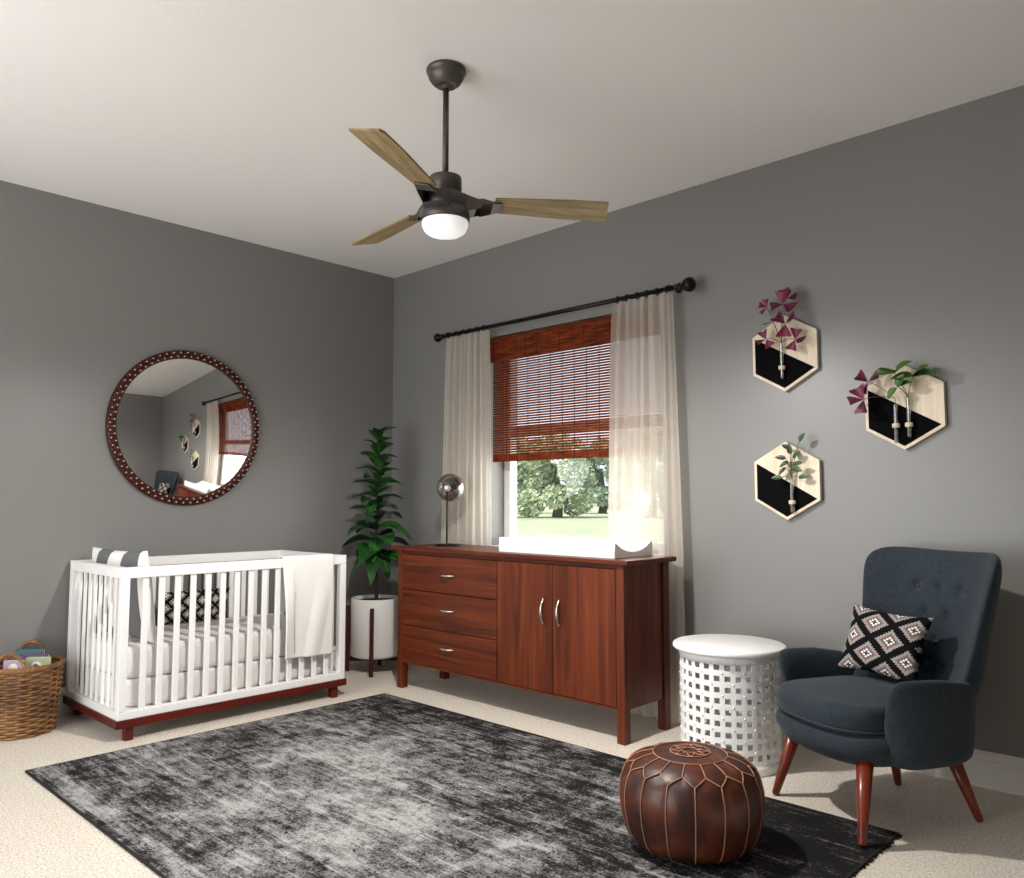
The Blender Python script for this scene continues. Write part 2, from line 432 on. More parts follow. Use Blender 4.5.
# window_1: double-hung in the right-hand wall
def window(name, x0, x1, z0, z1, y0, y1, mid, sill):
    w = thing(name, ((x0+x1)/2, y0, z0), 'x', 'window'); del w['label']; del w['category']; struct(w)
    f = MB(); t = .055
    f.box(x0, x0+t, y0, y1, z0, z1, .004); f.box(x1-t, x1, y0, y1, z0, z1, .004)
    f.box(x0+t, x1-t, y0, y1, z1-t, z1, .004); f.box(x0+t, x1-t, y0, y1, z0, z0+t, .004)
    build(f, 'window_frame', M['trim'], w)
    f = MB(); f.box(x0+t, x1-t, y0+.004, y1-.004, mid-.033, mid+.033, .004); build(f, 'meeting_rail', M['trim'], w)
    ym = (y0+y1)/2
    f = MB(); f.box(x0+t, x1-t, ym-.003, ym+.003, z0+t, mid-.033); f.box(x0+t, x1-t, ym-.003, ym+.003, mid+.033, z1-t)
    build(f, 'window_pane', M['glass'], w)
    f = MB(); f.box(x0, x1, *sill, z0-.02, z0-.001, .004); build(f, 'window_sill', M['trim'], w)
window('window_1', WX0+.002, WX1-.002, WZ0+.022, WZ1-.002, .157, .222, 1.552, (.002, .157))
window('fill_window', BX0+.002, BX1-.002, BZ0+.022, BZ1-.002, Y0-.15, Y0-.09, 1.45, (Y0-.09, Y0-.002))  # assumed window, added to let fill light and sun into the room

# ------------------------------------------------------------------ rug
b = MB(); cx, cy = (RX0+RX1)/2, (RY0+RY1)/2
rg = thing('area_rug', (cx, cy, .0005), 'large black and grey distressed area rug lying on the beige carpet', 'rug')
def rugf(u, v):
    x = RX0+.006+u*(RX1-RX0-.012); y = RY0+.006+v*(RY1-RY0-.012)
    return (x, y, .0085)
b.grid(rugf, 60, 40); build(b, 'rug_pile', M['rug'], rg)
b = MB()
for (x0,x1,y0,y1) in ((RX0,RX1,RY0,RY0+.006),(RX0,RX1,RY1-.006,RY1),(RX0,RX0+.006,RY0+.006,RY1-.006),(RX1-.006,RX1,RY0+.006,RY1-.006)):
    b.box(x0, x1, y0, y1, .0008, .0088)
for k in range(420):                                     # short worn tufts along the two short ends
    y = RY0+(RY1-RY0)*random.random(); s = random.choice((0,1))
    x = RX0 if s == 0 else RX1; d = -1 if s == 0 else 1; l = .004+.008*random.random()
    b.box(min(x, x+d*l), max(x, x+d*l), y, y+.004, .001, .006)
build(b, 'rug_binding', M['rug_edge'], rg)
RUGZ = .0095

# ------------------------------------------------------------------ crib
cr = thing('crib', (.38,-1.508,0), 'white slatted baby crib on a dark red wooden base along the left wall', 'crib')
CX0, CX1, CY0, CY1 = .03, .737, -2.128, -.890
ZT0, ZT1, ZB0, ZB1 = .745, .795, .098, .135
PW = .038
for y0, y1 in ((CY0, CY0+PW), (CY1-PW, CY1)):
    for x0, x1 in ((CX0, CX0+PW), (CX1-PW, CX1)):
        b = MB(); b.box(x0, x1, y0, y1, ZB1, ZT0, .003); build(b, 'corner_post', M['white_lacquer'], cr)
for nm, z0, z1 in (('top_rail', ZT0, ZT1), ('bottom_rail', ZB0, ZB1)):
    for (x0,x1,y0,y1) in ((CX1-PW,CX1,CY0,CY1),(CX0,CX0+PW,CY0,CY1),(CX0+PW,CX1-PW,CY0,CY0+PW),(CX0+PW,CX1-PW,CY1-PW,CY1)):
        b = MB(); b.box(x0, x1, y0, y1, z0, z1, .003); build(b, nm, M['white_lacquer'], cr)
n = 14; p = (CY1-CY0-2*PW)/(n+1)
for xc in (CX1-PW/2, CX0+PW/2):
    for k in range(n):
        y = CY0+PW+p*(k+1); b = MB(); b.box(xc-.008, xc+.008, y-.014, y+.014, ZB1, ZT0, .003); build(b, 'slat', M['white_lacquer'], cr)
n = 8; p = (CX1-CX0-2*PW)/(n+1)
for yc in (CY0+PW/2, CY1-PW/2):
    for k in range(n):
        x = CX0+PW+p*(k+1); b = MB(); b.box(x-.010, x+.010, yc-.007, yc+.007, ZB1, ZT0, .003); build(b, 'slat', M['white_lacquer'], cr)
b = MB()
e = .008
for (x0,x1,y0,y1) in ((CX1-.05,CX1+e,CY0-e,CY1+e),(CX0-e,CX0+.05,CY0-e,CY1+e),(CX0+.05,CX1-.05,CY0-e,CY0+.05),(CX0+.05,CX1-.05,CY1-.05,CY1+e)):
    b.box(x0, x1, y0, y1, .062, ZB0, .002)
build(b, 'base_frame', M['redwood'], cr, label='dark red wooden base frame')
for x in (CX0+.005, CX1-.045):
    for y in (CY0+.04, CY1-.08):
        b = MB(); b.box(x, x+.04, y, y+.038, .0005, .062, .002); build(b, 'foot', M['redwood'], cr, label='dark red wooden foot')
b = MB(); b.box(CX0+PW+.002, CX1-PW-.002, CY0+PW+.002, CY1-PW-.002, .105, .130); build(b, 'mattress_support', M['white_lacquer'], cr)

def rbox(b, x0, x1, y0, y1, z0, z1, r, nz=24, pw=3.2, corner=.12):
    """soft cushion block: rounded-rectangle plan with pillowy edges"""
    cx, cy, hx, hy = (x0+x1)/2, (y0+y1)/2, (x1-x0)/2, (y1-y0)/2
    seg = 96; rings = []
    hz = (z1-z0)/2; cz = (z0+z1)/2
    for j in range(nz+1):
        a = -PI/2+PI*j/nz
        k = abs(cos(a))**.55; z = cz+hz*math.copysign(abs(sin(a))**.55, sin(a))
        ring = []
        for i in range(seg):
            t = 2*PI*i/seg; n = 9
            c, s = cos(t), sin(t); q = (abs(c)**n+abs(s)**n)**(-1/n)
            ox = max(hx-r, 0)*q*c; oy = max(hy-r, 0)*q*s
            L = math.hypot(c, s)
            ring.append((cx+ox+r*k*c*q, cy+oy+r*k*s*q, z))
        rings.append(ring)
    vs = [p for r_ in rings for p in r_]; fs = []
    for j in range(nz):
        for i in range(seg):
            i2 = (i+1) % seg; fs.append((j*seg+i, j*seg+i2, (j+1)*seg+i2, (j+1)*seg+i))
    fs.append(tuple(range(seg))[::-1]); fs.append(tuple(nz*seg+i for i in range(seg)))
    b.add(vs, fs, 0, True)
mt = thing('crib_mattress', (.38,-1.508,.132), 'light grey two-layer mattress lying inside the white crib', 'mattress')
b = MB(); rbox(b, CX0+.046, CX1-.050, CY0+.046, CY1-.046, .1315, .262, .03); build(b, 'lower_cushion', M['mattress'], mt)
b = MB(); rbox(b, CX0+.046, CX1-.050, CY0+.046, CY1-.046, .263, .415, .035); build(b, 'upper_cushion', M['mattress'], mt)

# -------- pillows
def pillow(b, w, h, t, pat=None, nu=56, nv=48, pinch=.07):
    """puffed cushion in local x (width), z (height), y thickness, centre at origin; pat(u,v)->material index"""
    def face(sgn):
        def fn(u, v):
            x = 2*u-1; z = 2*v-1
            # sides bow in between the pointed corners
            px = x*(1-pinch*(1-z*z)*abs(x)**3); pz = z*(1-pinch*(1-x*x)*abs(z)**3)
            e = max(0, (1-abs(x)**2.6))**.5*max(0, (1-abs(z)**2.6))**.5
            return (px*w/2, sgn*t/2*e, pz*h/2)
        return fn
    b.grid(face(-1), nu, nv, pat); b.grid(face(1), nu, nv, pat)
def kilim(nx, nz, ph=(0,0), q=9):
    def f(u, v):
        # staggered lattice of stepped diamonds on a black ground
        x = u*nx+ph[0]; z = v*nz+ph[1]
        best = 9
        for ox, oz in ((0,0),(.5,.5)):
            dx = abs((x+ox) % 1-.5)*2; dz = abs((z+oz) % 1-.5)*2
            best = min(best, (math.floor(dx*q+.5)+math.floor(dz*q+.5))/q)
        if best < .13: return 4
        if best < .30: return 3
        if best < .50: return 2
        if best < .76: return 1
        return 0
    return f
KM = [M['k_black'], M['k_grey'], M['k_taupe'], M['k_white'], M['k_core']]
def stripes(u, v): return 0 if (u < .2 or .43 < u < .66 or u > .92) else 1

def place(b, loc, rx=0, rz=0, ry=0):
    b.xform(Matrix.Translation(loc) @ Matrix.Rotation(rz, 4, 'Z') @ Matrix.Rotation(rx, 4, 'X') @ Matrix.Rotation(ry, 4, 'Y'))
b = MB(); pillow(b, .585, .455, .12, stripes, 60, 40, .05); place(b, (.380,-1.990,.640), rx=math.radians(7), rz=math.radians(5))
o = build(b, 'striped_pillow', [M['sheet_white'], M['sheet_grey']], weld=True)
tag(o, 'white and grey striped pillow standing at the head end inside the crib', 'pillow')
b = MB(); pillow(b, .40, .19, .085, kilim(5, 2.6, (.2,.1), 5), 130, 72, .05); place(b, (.155,-1.51,.512), rx=math.radians(12), rz=PI/2)
o = build(b, 'lumbar_pillow', KM, weld=True)
tag(o, 'small black and white diamond patterned lumbar pillow lying in the crib', 'pillow')

# -------- blanket over the crib's front rail
def blanket():
    y0, y1 = -1.300, -.985
    x = CX1; g = .0085
    path = [(CX1-PW-g-.012, .50), (CX1-PW-g-.006, .60), (CX1-PW-g, .70), (CX1-PW-g, ZT1-.006), (CX1-PW+.004, ZT1+g), (CX1-.012, ZT1+g+.001), (CX1+g-.001, ZT1+.002), (CX1+g+.002, ZT1-.02), (CX1+.012, .62), (CX1+.014, .45), (CX1+.012, .262)]
    # resample
    L = [0]
    for a, c in zip(path, path[1:]): L.append(L[-1]+math.dist(a, c))
    def at(s):
        s *= L[-1]
        for i in range(len(path)-1):
            if s <= L[i+1]+1e-9:
                k = (s-L[i])/(L[i+1]-L[i]); return [path[i][q]+(path[i+1][q]-path[i][q])*k for q in (0,1)]
        return path[-1]
    def fn(u, v):
        px, pz = at(v)
        hang = max(0, (ZT0-pz)) if v > .45 else 0
        y = y0+(y1-y0)*u+.03*hang*(1-u)
        w = .010*sin(u*9+1.2*hang*5)*min(1, hang*4)+.012*(1 if u < .18 else 0)*min(1, hang*6)
        return (px+max(0, w), y, pz-.012*u*min(1, hang*3))
    return fn
bl = thing('crib_blanket', (.742,-1.14,.795), 'white knitted blanket folded over the front rail of the crib', 'blanket')
bf = blanket()
b = MB(); b.grid(bf, 40, 90); o = build(b, 'blanket_cloth', M['blanket'], bl, solid=.006)
b = MB(); b.tube([Vector(bf(.2, v/60))+Vector((.0055,0,0)) for v in range(36, 59)], .0015, 6); build(b, 'seam_line', M['blanket_trim'], bl, label='thin grey seam line')

# ------------------------------------------------------------------ round mirror
MC = Vector((.003,-1.518,1.535)); RO, RI = .453, .407
mr = thing('wall_mirror', MC, 'round convex mirror in a beaded dark wood frame on the left wall', 'mirror')
b = MB()
b.lathe([(RI,.0),(RO,.0),(RO+.003,.012),(RO-.006,.026),(RI+.004,.030),(RI-.002,.022),(RI,.0)], MC, 128, axis='x', cap=False)
nb = 66
for row, (rr, off) in enumerate(((RO-.012,0),(RI+.012,.5))):
    for k in range(nb):
        a = 2*PI*(k+off)/nb
        b.ball((MC.x+.024, MC.y+rr*cos(a), MC.z+rr*sin(a)), .0145, 0, 8, 6, (.8,1,1))
for row, (rr, off) in enumerate(((RO-.012,0),(RI+.012,.5))):
    for k in range(nb):
        a = 2*PI*(k+off)/nb
        b.ball((MC.x+.0345, MC.y+rr*cos(a), MC.z+rr*sin(a)), .0047, 1, 8, 6)
build(b, 'frame', [M['mirrorwood'], M['bead']], mr, label='dark wood frame set with two rings of pale beads')
R = 3.9; b = MB(); prof = []
for i in range(41):
    r = (RI+.004)*i/40; prof.append((r, .041-(R-math.sqrt(R*R-r*r))))
b.lathe(prof, (0,0,0), 128, axis='x', cap=False); b.xform(Matrix.Translation(MC) @ Matrix.Rotation(.0045, 4, 'Z')); build(b, 'mirror_glass', M['mirror'], mr)

# ------------------------------------------------------------------ basket with books
BC = Vector((.20,-2.385,0)); BZ = .315
bk = thing('wicker_basket', BC, 'brown woven wicker basket on the carpet at the crib end', 'basket')
rb, rt_ = .150, .176
def brad(z): return rb+(rt_-rb)*(z/BZ)**.8
b = MB(); rows = 24; ns = 22
for j in range(rows):
    z = .008+(BZ-.02)*j/(rows-1); pts = []
    for k in range(ns*8):
        a = 2*PI*k/(ns*8); w = .0065*sin(a*ns/2+PI*(j % 2))
        rr = brad(z)+w; pts.append((BC.x+rr*cos(a), BC.y+rr*sin(a), z))
    b.tube(pts, (BZ-.02)/(rows-1)*.46, 6, closed=True)
build(b, 'woven_side', M['wicker'], bk)
b = MB()
for k in range(ns):
    a = 2*PI*k/ns
    b.tube([(BC.x+brad(z)*cos(a), BC.y+brad(z)*sin(a), z) for z in (.004,.1,.2,BZ)], .004, 5)
b.lathe([(0,.004),(rb-.002,.004),(rb-.002,.012),(0,.012)], BC, 40)
build(b, 'stake_frame', M['wicker'], bk)
b = MB()
for q in range(3):
    pts = []
    for k in range(160):
        a = 2*PI*k/160; tw = a*22+q*2*PI/3
        rr = rt_+.003+.007*cos(tw); pts.append((BC.x+rr*cos(a), BC.y+rr*sin(a), BZ+.004+.007*sin(tw)))
    b.tube(pts, .007, 6, closed=True)
build(b, 'braided_rim', M['wicker'], bk)
for a0 in (math.radians(-30), math.radians(150)):
    b = MB()
    for q in range(2):
        pts = []
        for k in range(29):
            t = PI*k/28; tw = t*9+q*PI
            ang = a0-.36*cos(t); rr = rt_+.004+.004*cos(tw)
            pts.append((BC.x+rr*cos(ang), BC.y+rr*sin(ang), BZ-.01+.092*sin(t)+.004*sin(tw)))
        b.tube(pts, .0065, 6)
    build(b, 'handle', M['wicker'], bk)
def book(name, c, w, h, t, rz, tilt, cover, shapes, label):
    """standing picture book; cover art of plain dots and bars"""
    root = thing(name, c, label, 'book', 'books in the wicker basket', rz)
    m = MB(); m.box(-w/2, w/2, -t/2, -t/2+.003, 0, h, .001); m.box(-w/2, w/2, t/2-.003, t/2, 0, h, .001); m.box(-w/2, -w/2+.003, -t/2+.003, t/2-.003, 0, h)
    build(m, 'cover', cover, root, local=True)
    m = MB(); m.box(-w/2+.003, w/2-.004, -t/2+.003, t/2-.003, .004, h-.004); build(m, 'page_block', M['k_white'], root, local=True)
    for q, (sx, sz, sr, mm) in enumerate(shapes):
        m = MB(); m.lathe([(0,0),(sr,0),(sr,.0012),(0,.0012)], (sx, 0, sz), 20, axis='y')
        m.v = [(x, -t/2-.0002-y, z) for x, y, z in m.v]
        build(m, 'cover_picture', mm, root, local=True)
    root.rotation_euler = (tilt, 0, rz)
bc = {k: plain('book_'+k, c, .5) for k, c in dict(mauve=(176,156,170), purple=(88,62,96), sage=(168,178,138), teal=(52,84,92), cream=(224,214,196), navy=(40,48,78), rose=(196,130,138)).items()}
R45 = math.radians(52)
book('picture_book', (.235,-2.318,.014), .105, .334, .030, R45, 0, bc['sage'], [(-.005,.291,.026,bc['cream']),(-.005,.293,.013,bc['teal']),(.034,.268,.010,bc['rose'])], 'sage green book with a cream round picture, standing in the wicker basket')
book('picture_book', (.245,-2.425,.014), .085, .336, .022, R45, 0, bc['mauve'], [(0,.301,.022,bc['cream']),(.02,.271,.012,bc['purple']),(-.024,.278,.010,bc['navy'])], 'mauve book with cream dots, standing in the wicker basket')
book('picture_book', (.190,-2.321,.014), .13, .341, .028, R45, 0, bc['purple'], [(.03,.306,.018,bc['cream']),(-.03,.308,.014,bc['rose'])], 'dark purple book standing between others in the wicker basket')
book('picture_book', (.143,-2.327,.014), .13, .361, .026, R45, 0, bc['teal'], [(0,.321,.02,bc['sage'])], 'tall teal book at the back of the wicker basket')

# ------------------------------------------------------------------ dresser
DX0, DX1, DYF, DYB = .778, 2.437, -.547, -.168
dr = thing('dresser', ((DX0+DX1)/2, (DYF+DYB)/2, 0), 'cherry wood dresser with three drawers and two doors under the window', 'dresser')
b = MB(); b.box(.722, 2.470, -.566, -.146, .810, .833, .004); build(b, 'top', M['cherry_h'], dr)
LW = .046
for x in (DX0, DX1-LW):
    for y in (DYF, DYB-LW):
        b = MB(); b.box(x, x+LW, y, y+LW, .0008, .810, .002); build(b, 'leg', M['cherry_v'], dr)
b = MB()
b.box(DX0+LW, DX1-LW, DYF+.020, DYB-.004, .155, .170); b.box(DX0+LW, DX1-LW, DYF+.020, DYB-.004, .785, .8095)
b.box(DX0+LW, DX1-LW, DYB-.016, DYB-.004, .170, .785); b.box(1.607, 1.625, DYF+.020, DYB-.016, .170, .785)
b.box(DX0+LW, DX1-LW, DYF+.006, DYF+.020, .792, .8095)
build(b, 'carcass', M['cherry_h'], dr)
for x0 in (DX0+.010, DX1-.024):
    b = MB(); b.box(x0, x0+.014, DYF+LW, DYB-LW, .150, .8095); build(b, 'side_panel', M['cherry_v'], dr)
b = MB(); b.box(DX0+LW, DX1-LW, DYF+.003, DYF+.018, .150, .160, .001); build(b, 'bottom_rail', M['cherry_h'], dr)
def pull(parent, c, length, vert=False):
    """arched bar pull, c = centre on the face"""
    m = MB(); pts = []; rad = []
    for k in range(17):
        t = k/16*2-1
        d = .024*(1-abs(t)**2.4)
        p = (c[0]+t*length/2, c[1]-.001-d, c[2]) if not vert else (c[0], c[1]-.001-d, c[2]+t*length/2)
        pts.append(p); rad.append(.0042+.0035*(1-t*t))
    m.tube(pts, rad, 10); return build(m, 'handle', M['nickel'], parent, label='brushed nickel bow handle')
zs = [.161, .374, .583, .790]
for k in range(3):
    b = MB(); b.box(DX0+LW+.002, 1.613, DYF-.001, DYF+.018, zs[k]+.002, zs[k+1]-.002, .002)
    d = build(b, 'drawer', M['cherry_h'], dr); pull(d, (1.222, DYF-.001, (zs[k]+zs[k+1])/2+(.012 if k < 2 else .0)), .128)
for x0, x1, hx in ((1.619, 2.003, 1.950), (2.007, DX1-LW-.002, 2.054)):
    b = MB(); b.box(x0, x1, DYF-.001, DYF+.018, .163, .788, .002)
    d = build(b, 'door', M['cherry_v'], dr); pull(d, (hx, DYF-.001, .557), .135, True)

# changing pad
TOPZ = .834
b = MB()
px0, px1, py0, py1 = 1.572, 2.345, -.492, -.168
def padz(v, u):
    t = 2*v-1; base = .914-.052*(1-t*t)**1.0
    ends = 1-.0*u
    return base
nu, nv = 30, 28; prof = []
for j in range(nv+1):
    v = j/nv; prof.append((py0+(py1-py0)*v, TOPZ+(padz(v, 0)-.832)))
sec = [(py0, TOPZ), (py0-.004, TOPZ+.03)]+[(y, z) for y, z in prof]+[(py1+.004, TOPZ+.03), (py1, TOPZ)]
sec[2] = (py0+.003, prof[0][1]-.004); sec[-3] = (py1-.003, prof[-1][1]-.004)
vs = []
xs = [px0, px0+.004, px0+.012]+[px0+.012+(px1-px0-.024)*k/12 for k in range(1, 12)]+[px1-.012, px1-.004, px1]
for x in xs:
    q = 0 if px0+.01 < x < px1-.01 else (.006 if x in (px0, px1) else .002)
    for y, z in sec: vs.append((x, y+math.copysign(q, (py0+py1)/2-y) if abs(y-(py0+py1)/2) > .12 else y, max(TOPZ, z-q)))
n = len(sec); fs = []
for i in range(len(xs)-1):
    for j in range(n-1): fs.append((i*n+j, i*n+j+1, (i+1)*n+j+1, (i+1)*n+j))
    fs.append((i*n+n-1, i*n, (i+1)*n, (i+1)*n+n-1))
fs.append(tuple(range(n))); fs.append(tuple((len(xs)-1)*n+j for j in range(n))[::-1])
b.add(vs, fs, 0, False)
o = build(b, 'changing_pad', M['pad']); tag(o, 'white contoured baby changing pad lying on the cherry dresser', 'changing pad')

# globe lamp on the dresser
LC = Vector((.955,-.305,TOPZ))
lp = thing('table_lamp', LC, 'black stemmed table lamp with smoked glass globe on the dresser', 'lamp')
b = MB(); b.lathe([(0,0),(.078,0),(.080,.003),(.079,.009),(.02,.011),(0,.011)], LC, 48); build(b, 'base', M['black_metal'], lp)
sx = LC.x-.012
b = MB(); b.tube([(sx, LC.y, LC.z+.008), (sx, LC.y, 1.19)], .0048, 10); build(b, 'stem', M['black_metal'], lp)
GC = Vector((LC.x+.022, LC.y, 1.186))
b = MB(); b.ball(GC, .086, 0, 40, 24); build(b, 'globe_shade', M['smoke_glass'], lp, label='smoked glass globe')
b = MB(); b.ball((GC.x-.01, GC.y+.012, GC.z+.018), .047, 0, 28, 18, (1,1,.95)); build(b, 'reflector', M['black_metal'], lp)
b = MB(); b.ball((GC.x+.012, GC.y-.036, GC.z-.004), .020, 0, 20, 14); build(b, 'bulb', plain('bulb_glass', (236,228,210), .12), lp, label='small pale bulb')

# ------------------------------------------------------------------ rubber plant and stand
PC = Vector((.318,-.362,0)); PR = .163
st = thing('plant_stand', (PC.x, PC.y, 0), 'dark wooden four-legged plant stand in the corner behind the dresser', 'plant stand')
for k in range(4):
    a = math.radians(-45+90*k); r = PR+.020
    c, s_ = cos(a), sin(a); b = MB()
    m = MB(); m.box(-.012, .012, -.012, .012, .0008, .425, .002); m.xform(Matrix.Translation((PC.x+r*c, PC.y+r*s_, 0)) @ Matrix.Rotation(a, 4, 'Z'))
    build(m, 'leg', M['standwood'], st)
for k, (z0, z1) in enumerate(((.060,.084),(.0845,.1))):
    a = math.radians(-45+90*k); m = MB(); m.box(-PR-.010, PR+.010, -.012, .012, .068, .0985 if k == 0 else .0985, .002)
    m.xform(Matrix.Translation((PC.x, PC.y, 0)) @ Matrix.Rotation(a, 4, 'Z')); build(m, 'crossbar', M['standwood'], st)
pl = thing('potted_plant', (PC.x, PC.y, .100), 'tall rubber plant in a white cylinder pot standing in the corner', 'plant')
b = MB(); b.lathe([(0,.100),(PR-.02,.100),(PR-.006,.106),(PR,.118),(PR,.468),(PR-.003,.474),(PR-.010,.474),(PR-.012,.468),(PR-.012,.44),(0,.44)], (PC.x,PC.y,0), 64)
build(b, 'pot', M['ceramic'], pl, label='white cylinder pot')
b = MB(); b.lathe([(PR-.013,.4405),(PR-.013,.452),(.1,.456),(.04,.46),(0,.461)], (PC.x,PC.y,0), 32, cap=False); build(b, 'soil', M['soil'], pl)
def stemx(z): return Vector((PC.x+.010*sin(z*4), PC.y+.008*cos(z*5), z))
b = MB(); b.tube([stemx(.44+1.13*k/24) for k in range(25)], [.013-.0105*(k/24) for k in range(25)], 8); build(b, 'stem', M['stem'], pl)
fl = MB(); vn = MB()
def leaf(fl, vn, base, az, elev, L, W, droop, roll=0, nu=4, nv=9, wavy=0):
    d = Vector((cos(az)*cos(elev), sin(az)*cos(elev), sin(elev))); side = Vector((-sin(az), cos(az), 0)); up = side.cross(d)*-1
    if up.z < 0: up = -up
    side = (side*cos(roll)+up*sin(roll)).normalized(); up = d.cross(side)
    if up.z < 0: up = -up
    def cen(v):
        t = v*L; return base+d*t-Vector((0,0,1))*droop*L*v*v
    def fn(u, v):
        s = 2*u-1; w = W/2*(max(0, sin(PI*min(1, v**.85)))**.8)*(1-.15*v)
        c = cen(v); return c+side*s*w+up*(abs(s)**1.4*w*.35)
    fl.grid(fn, nu, nv)
    if vn is not None: vn.tube([cen(v/6)+up*.0012 for v in range(6)], [.0022,.002,.0018,.0014,.001,.0006], 4, cap=False)
random.seed(21)
nl = 38
for i in range(nl):
    t = i/(nl-1); z = .735+.80*t**.92
    az = i*2.39996+.4+random.uniform(-.2,.2)
    L = .285-.125*t+random.uniform(-.02,.02); W = L*random.uniform(.56,.66)
    el = math.radians(14+30*t+random.uniform(-12,10)); dp = .50-.20*t+random.uniform(-.1,.15)
    base = stemx(z)
    # keep clear of the two walls
    rx = L*1.0
    mx = base.x+cos(az)*L*.95; my = base.y+sin(az)*L*.95
    sc = 1
    if mx < .035: sc = min(sc, (base.x-.035)/(base.x-mx))
    if my > -.035: sc = min(sc, (-.035-base.y)/(my-base.y))
    leaf(fl, vn, base, az, el, L*sc, W*max(sc, .75), dp, random.uniform(-.3,.3))
for az, el in ((.6,60),(2.2,50),(3.9,62),(5.2,45)):
    leaf(fl, vn, stemx(1.53), az, math.radians(el), .10, .05, .15)
leaf(fl, vn, stemx(1.55), 4.0, math.radians(82), .06, .012, 0)
for az, z, L in ((-.75,.86,.17),(-1.1,1.10,.15),(-.2,.78,.20),(-1.6,.80,.19),(-.8,.76,.2)):    # leaves that hang toward the room
    leaf(fl, vn, stemx(z), az, math.radians(5), L, L*.56, 1.05)
build(fl, 'foliage', M['leaf'], pl, label='dark glossy oval leaves'); build(vn, 'leaf_vein', M['vein'], pl)

# ------------------------------------------------------------------ curtain rod, curtains, blind
RYY, RZ = -.095, 2.197
rd = thing('curtain_rod', (1.58,RYY,RZ), 'dark metal curtain rod with round finials above the window', 'curtain rod')
b = MB(); b.tube([(.668,RYY,RZ),(2.452,RYY,RZ)], .0125, 14); build(b, 'rod', M['rod_metal'], rd)
for x, sg in ((.668,-1),(2.452,1)):
    b = MB()
    pr_ = [(0,0),(.016,0),(.018,.006),(.014,.012),(.014,.02),(.020,.024),(.021,.032),(.014,.038),(.013,.046),(.022,.052),(.032,.062),(.038,.078),(.037,.092),(.029,.106),(.014,.115),(0,.117)]
    k = 1.0 if sg > 0 else .78
    b.lathe([(r*k, sg*h*k) for r, h in pr_], (x,RYY,RZ), 28, axis='x'); build(b, 'finial', M['rod_metal'], rd)
for x in (.70, 2.42):
    b = MB(); b.box(x-.006, x+.006, RYY-.012, -.010, RZ+.0128, RZ+.017, .001); b.lathe([(.0,-.010),(.022,-.010),(.022,-.0015),(0,-.0015)], (x,0,RZ+.015), 20, axis='y')
    build(b, 'bracket', M['rod_metal'], rd)

def curtain(xt0, xt1, xb0, xb1, zt, zb, nf, label, wall, seed, amp=.024):
    random.seed(seed)
    c = thing('curtain', ((xt0+xt1)/2, RYY, zt), label, 'curtain', 'sheer curtains')
    ph = [random.uniform(-.5,.5) for _ in range(40)]
    def fn(u, v):
        z = zt+(zb-zt)*v
        k = min(1, v*1.6)**.7
        x = (xt0+(xb0-xt0)*k)+((xt1+(xb1-xt1)*k)-(xt0+(xb0-xt0)*k))*u
        w = u*nf*2*PI
        y = RYY+amp*(.75+.25*k)*(sin(w+.5*sin(w*.37+seed))+.35*sin(2.3*w+seed))*.75
        x += .006*sin(w*.5+v*3)
        return (x, min(y, -.022), z)
    m = MB(); m.grid(fn, 160, 24); build(m, 'curtain_panel', M['sheer'], c)
    # gathered heading tabs up to the rod and the little rings that carry it
    for k in range(6):
        u = (k+.5)/6; x = xt0+(xt1-xt0)*u
        m = MB(); pts = []
        for q in range(20):
            a = 2*PI*q/20; pts.append((x, RYY+.0185*cos(a), RZ+.0185*sin(a)-.002))
        m.tube(pts, .003, 6, closed=True); build(m, 'curtain_ring', M['rod_metal'], c)
curtain(.690, 1.082, .640, 1.105, RZ-.0145, .012, 6.5, 'cream sheer curtain hanging at the left of the window behind the lamp', 0, 3)
curtain(2.060, 2.436, 2.012, 2.468, RZ-.0145, .012, 5.5, 'cream sheer curtain hanging at the right side of the window', 0, 5)

bd = thing('woven_blind', ((WX0+WX1)/2, .035, 2.15), 'reddish brown woven bamboo blind drawn halfway down the window', 'blind')
bx0, bx1 = .998, 2.283
b = MB(); z = 1.992; k = 0
while z < 2.135:
    b.box(bx0-.006, bx1+.006, .012, .017, z, z+.0093); z += .0095; k += 1
build(b, 'valance', M['bamboo'], bd)
b = MB(); z = 1.352; k = 0
while z < 2.06:
    hem = z < 1.385
    h = .0095 if hem else .0121
    b.box(bx0, bx1, .036+.0006*(k % 2), .0395+.0006*(k % 2), z, z+h); z += .0097 if hem else .0155; k += 1
# short weft reeds bridging alternate gaps, brick fashion
random.seed(4)
z = 1.3845+.0121; row = 0
while z < 1.985:
    x = bx0+.045*(row % 2)
    while x < bx1-.05:
        b.box(x, x+.020, .037, .0388, z-.0005, z+.0042); x += .092
    z += .0155; row += 1
build(b, 'slat_panel', M['bamboo'], bd)
b = MB(); x = bx0+.03
while x < bx1:
    b.box(x-.0014, x+.0014, .0335, .0358, 1.352, 1.998); b.box(x-.0014, x+.0014, .0095, .0118, 1.992, 2.136); x += .0925
build(b, 'warp_cord', M['cord'], bd)
b = MB(); b.box(bx0, bx1, .018, .045, 2.10, 2.150); build(b, 'head_rail', M['bamboo'], bd)

# ------------------------------------------------------------------ lattice side table
TC = Vector((2.890,-.412,0)); TR = .2070
tb = thing('side_table', TC, 'white round lattice drum side table between dresser and armchair', 'side table')
b = MB(); b.lathe([(0,.474),(.228,.474),(.235,.478),(.237,.485),(.235,.494),(.228,.498),(0,.498)], TC, 96); build(b, 'tabletop', M['white_lacquer'], tb)
b = MB(); b.lathe([(TR-.004,.442),(TR+.001,.442),(TR+.001,.474),(TR-.004,.474)], TC, 96, cap=False)
nc = 30; zr0, zr1, nr = .040, .442, 9
pz = (zr1-zr0)/nr
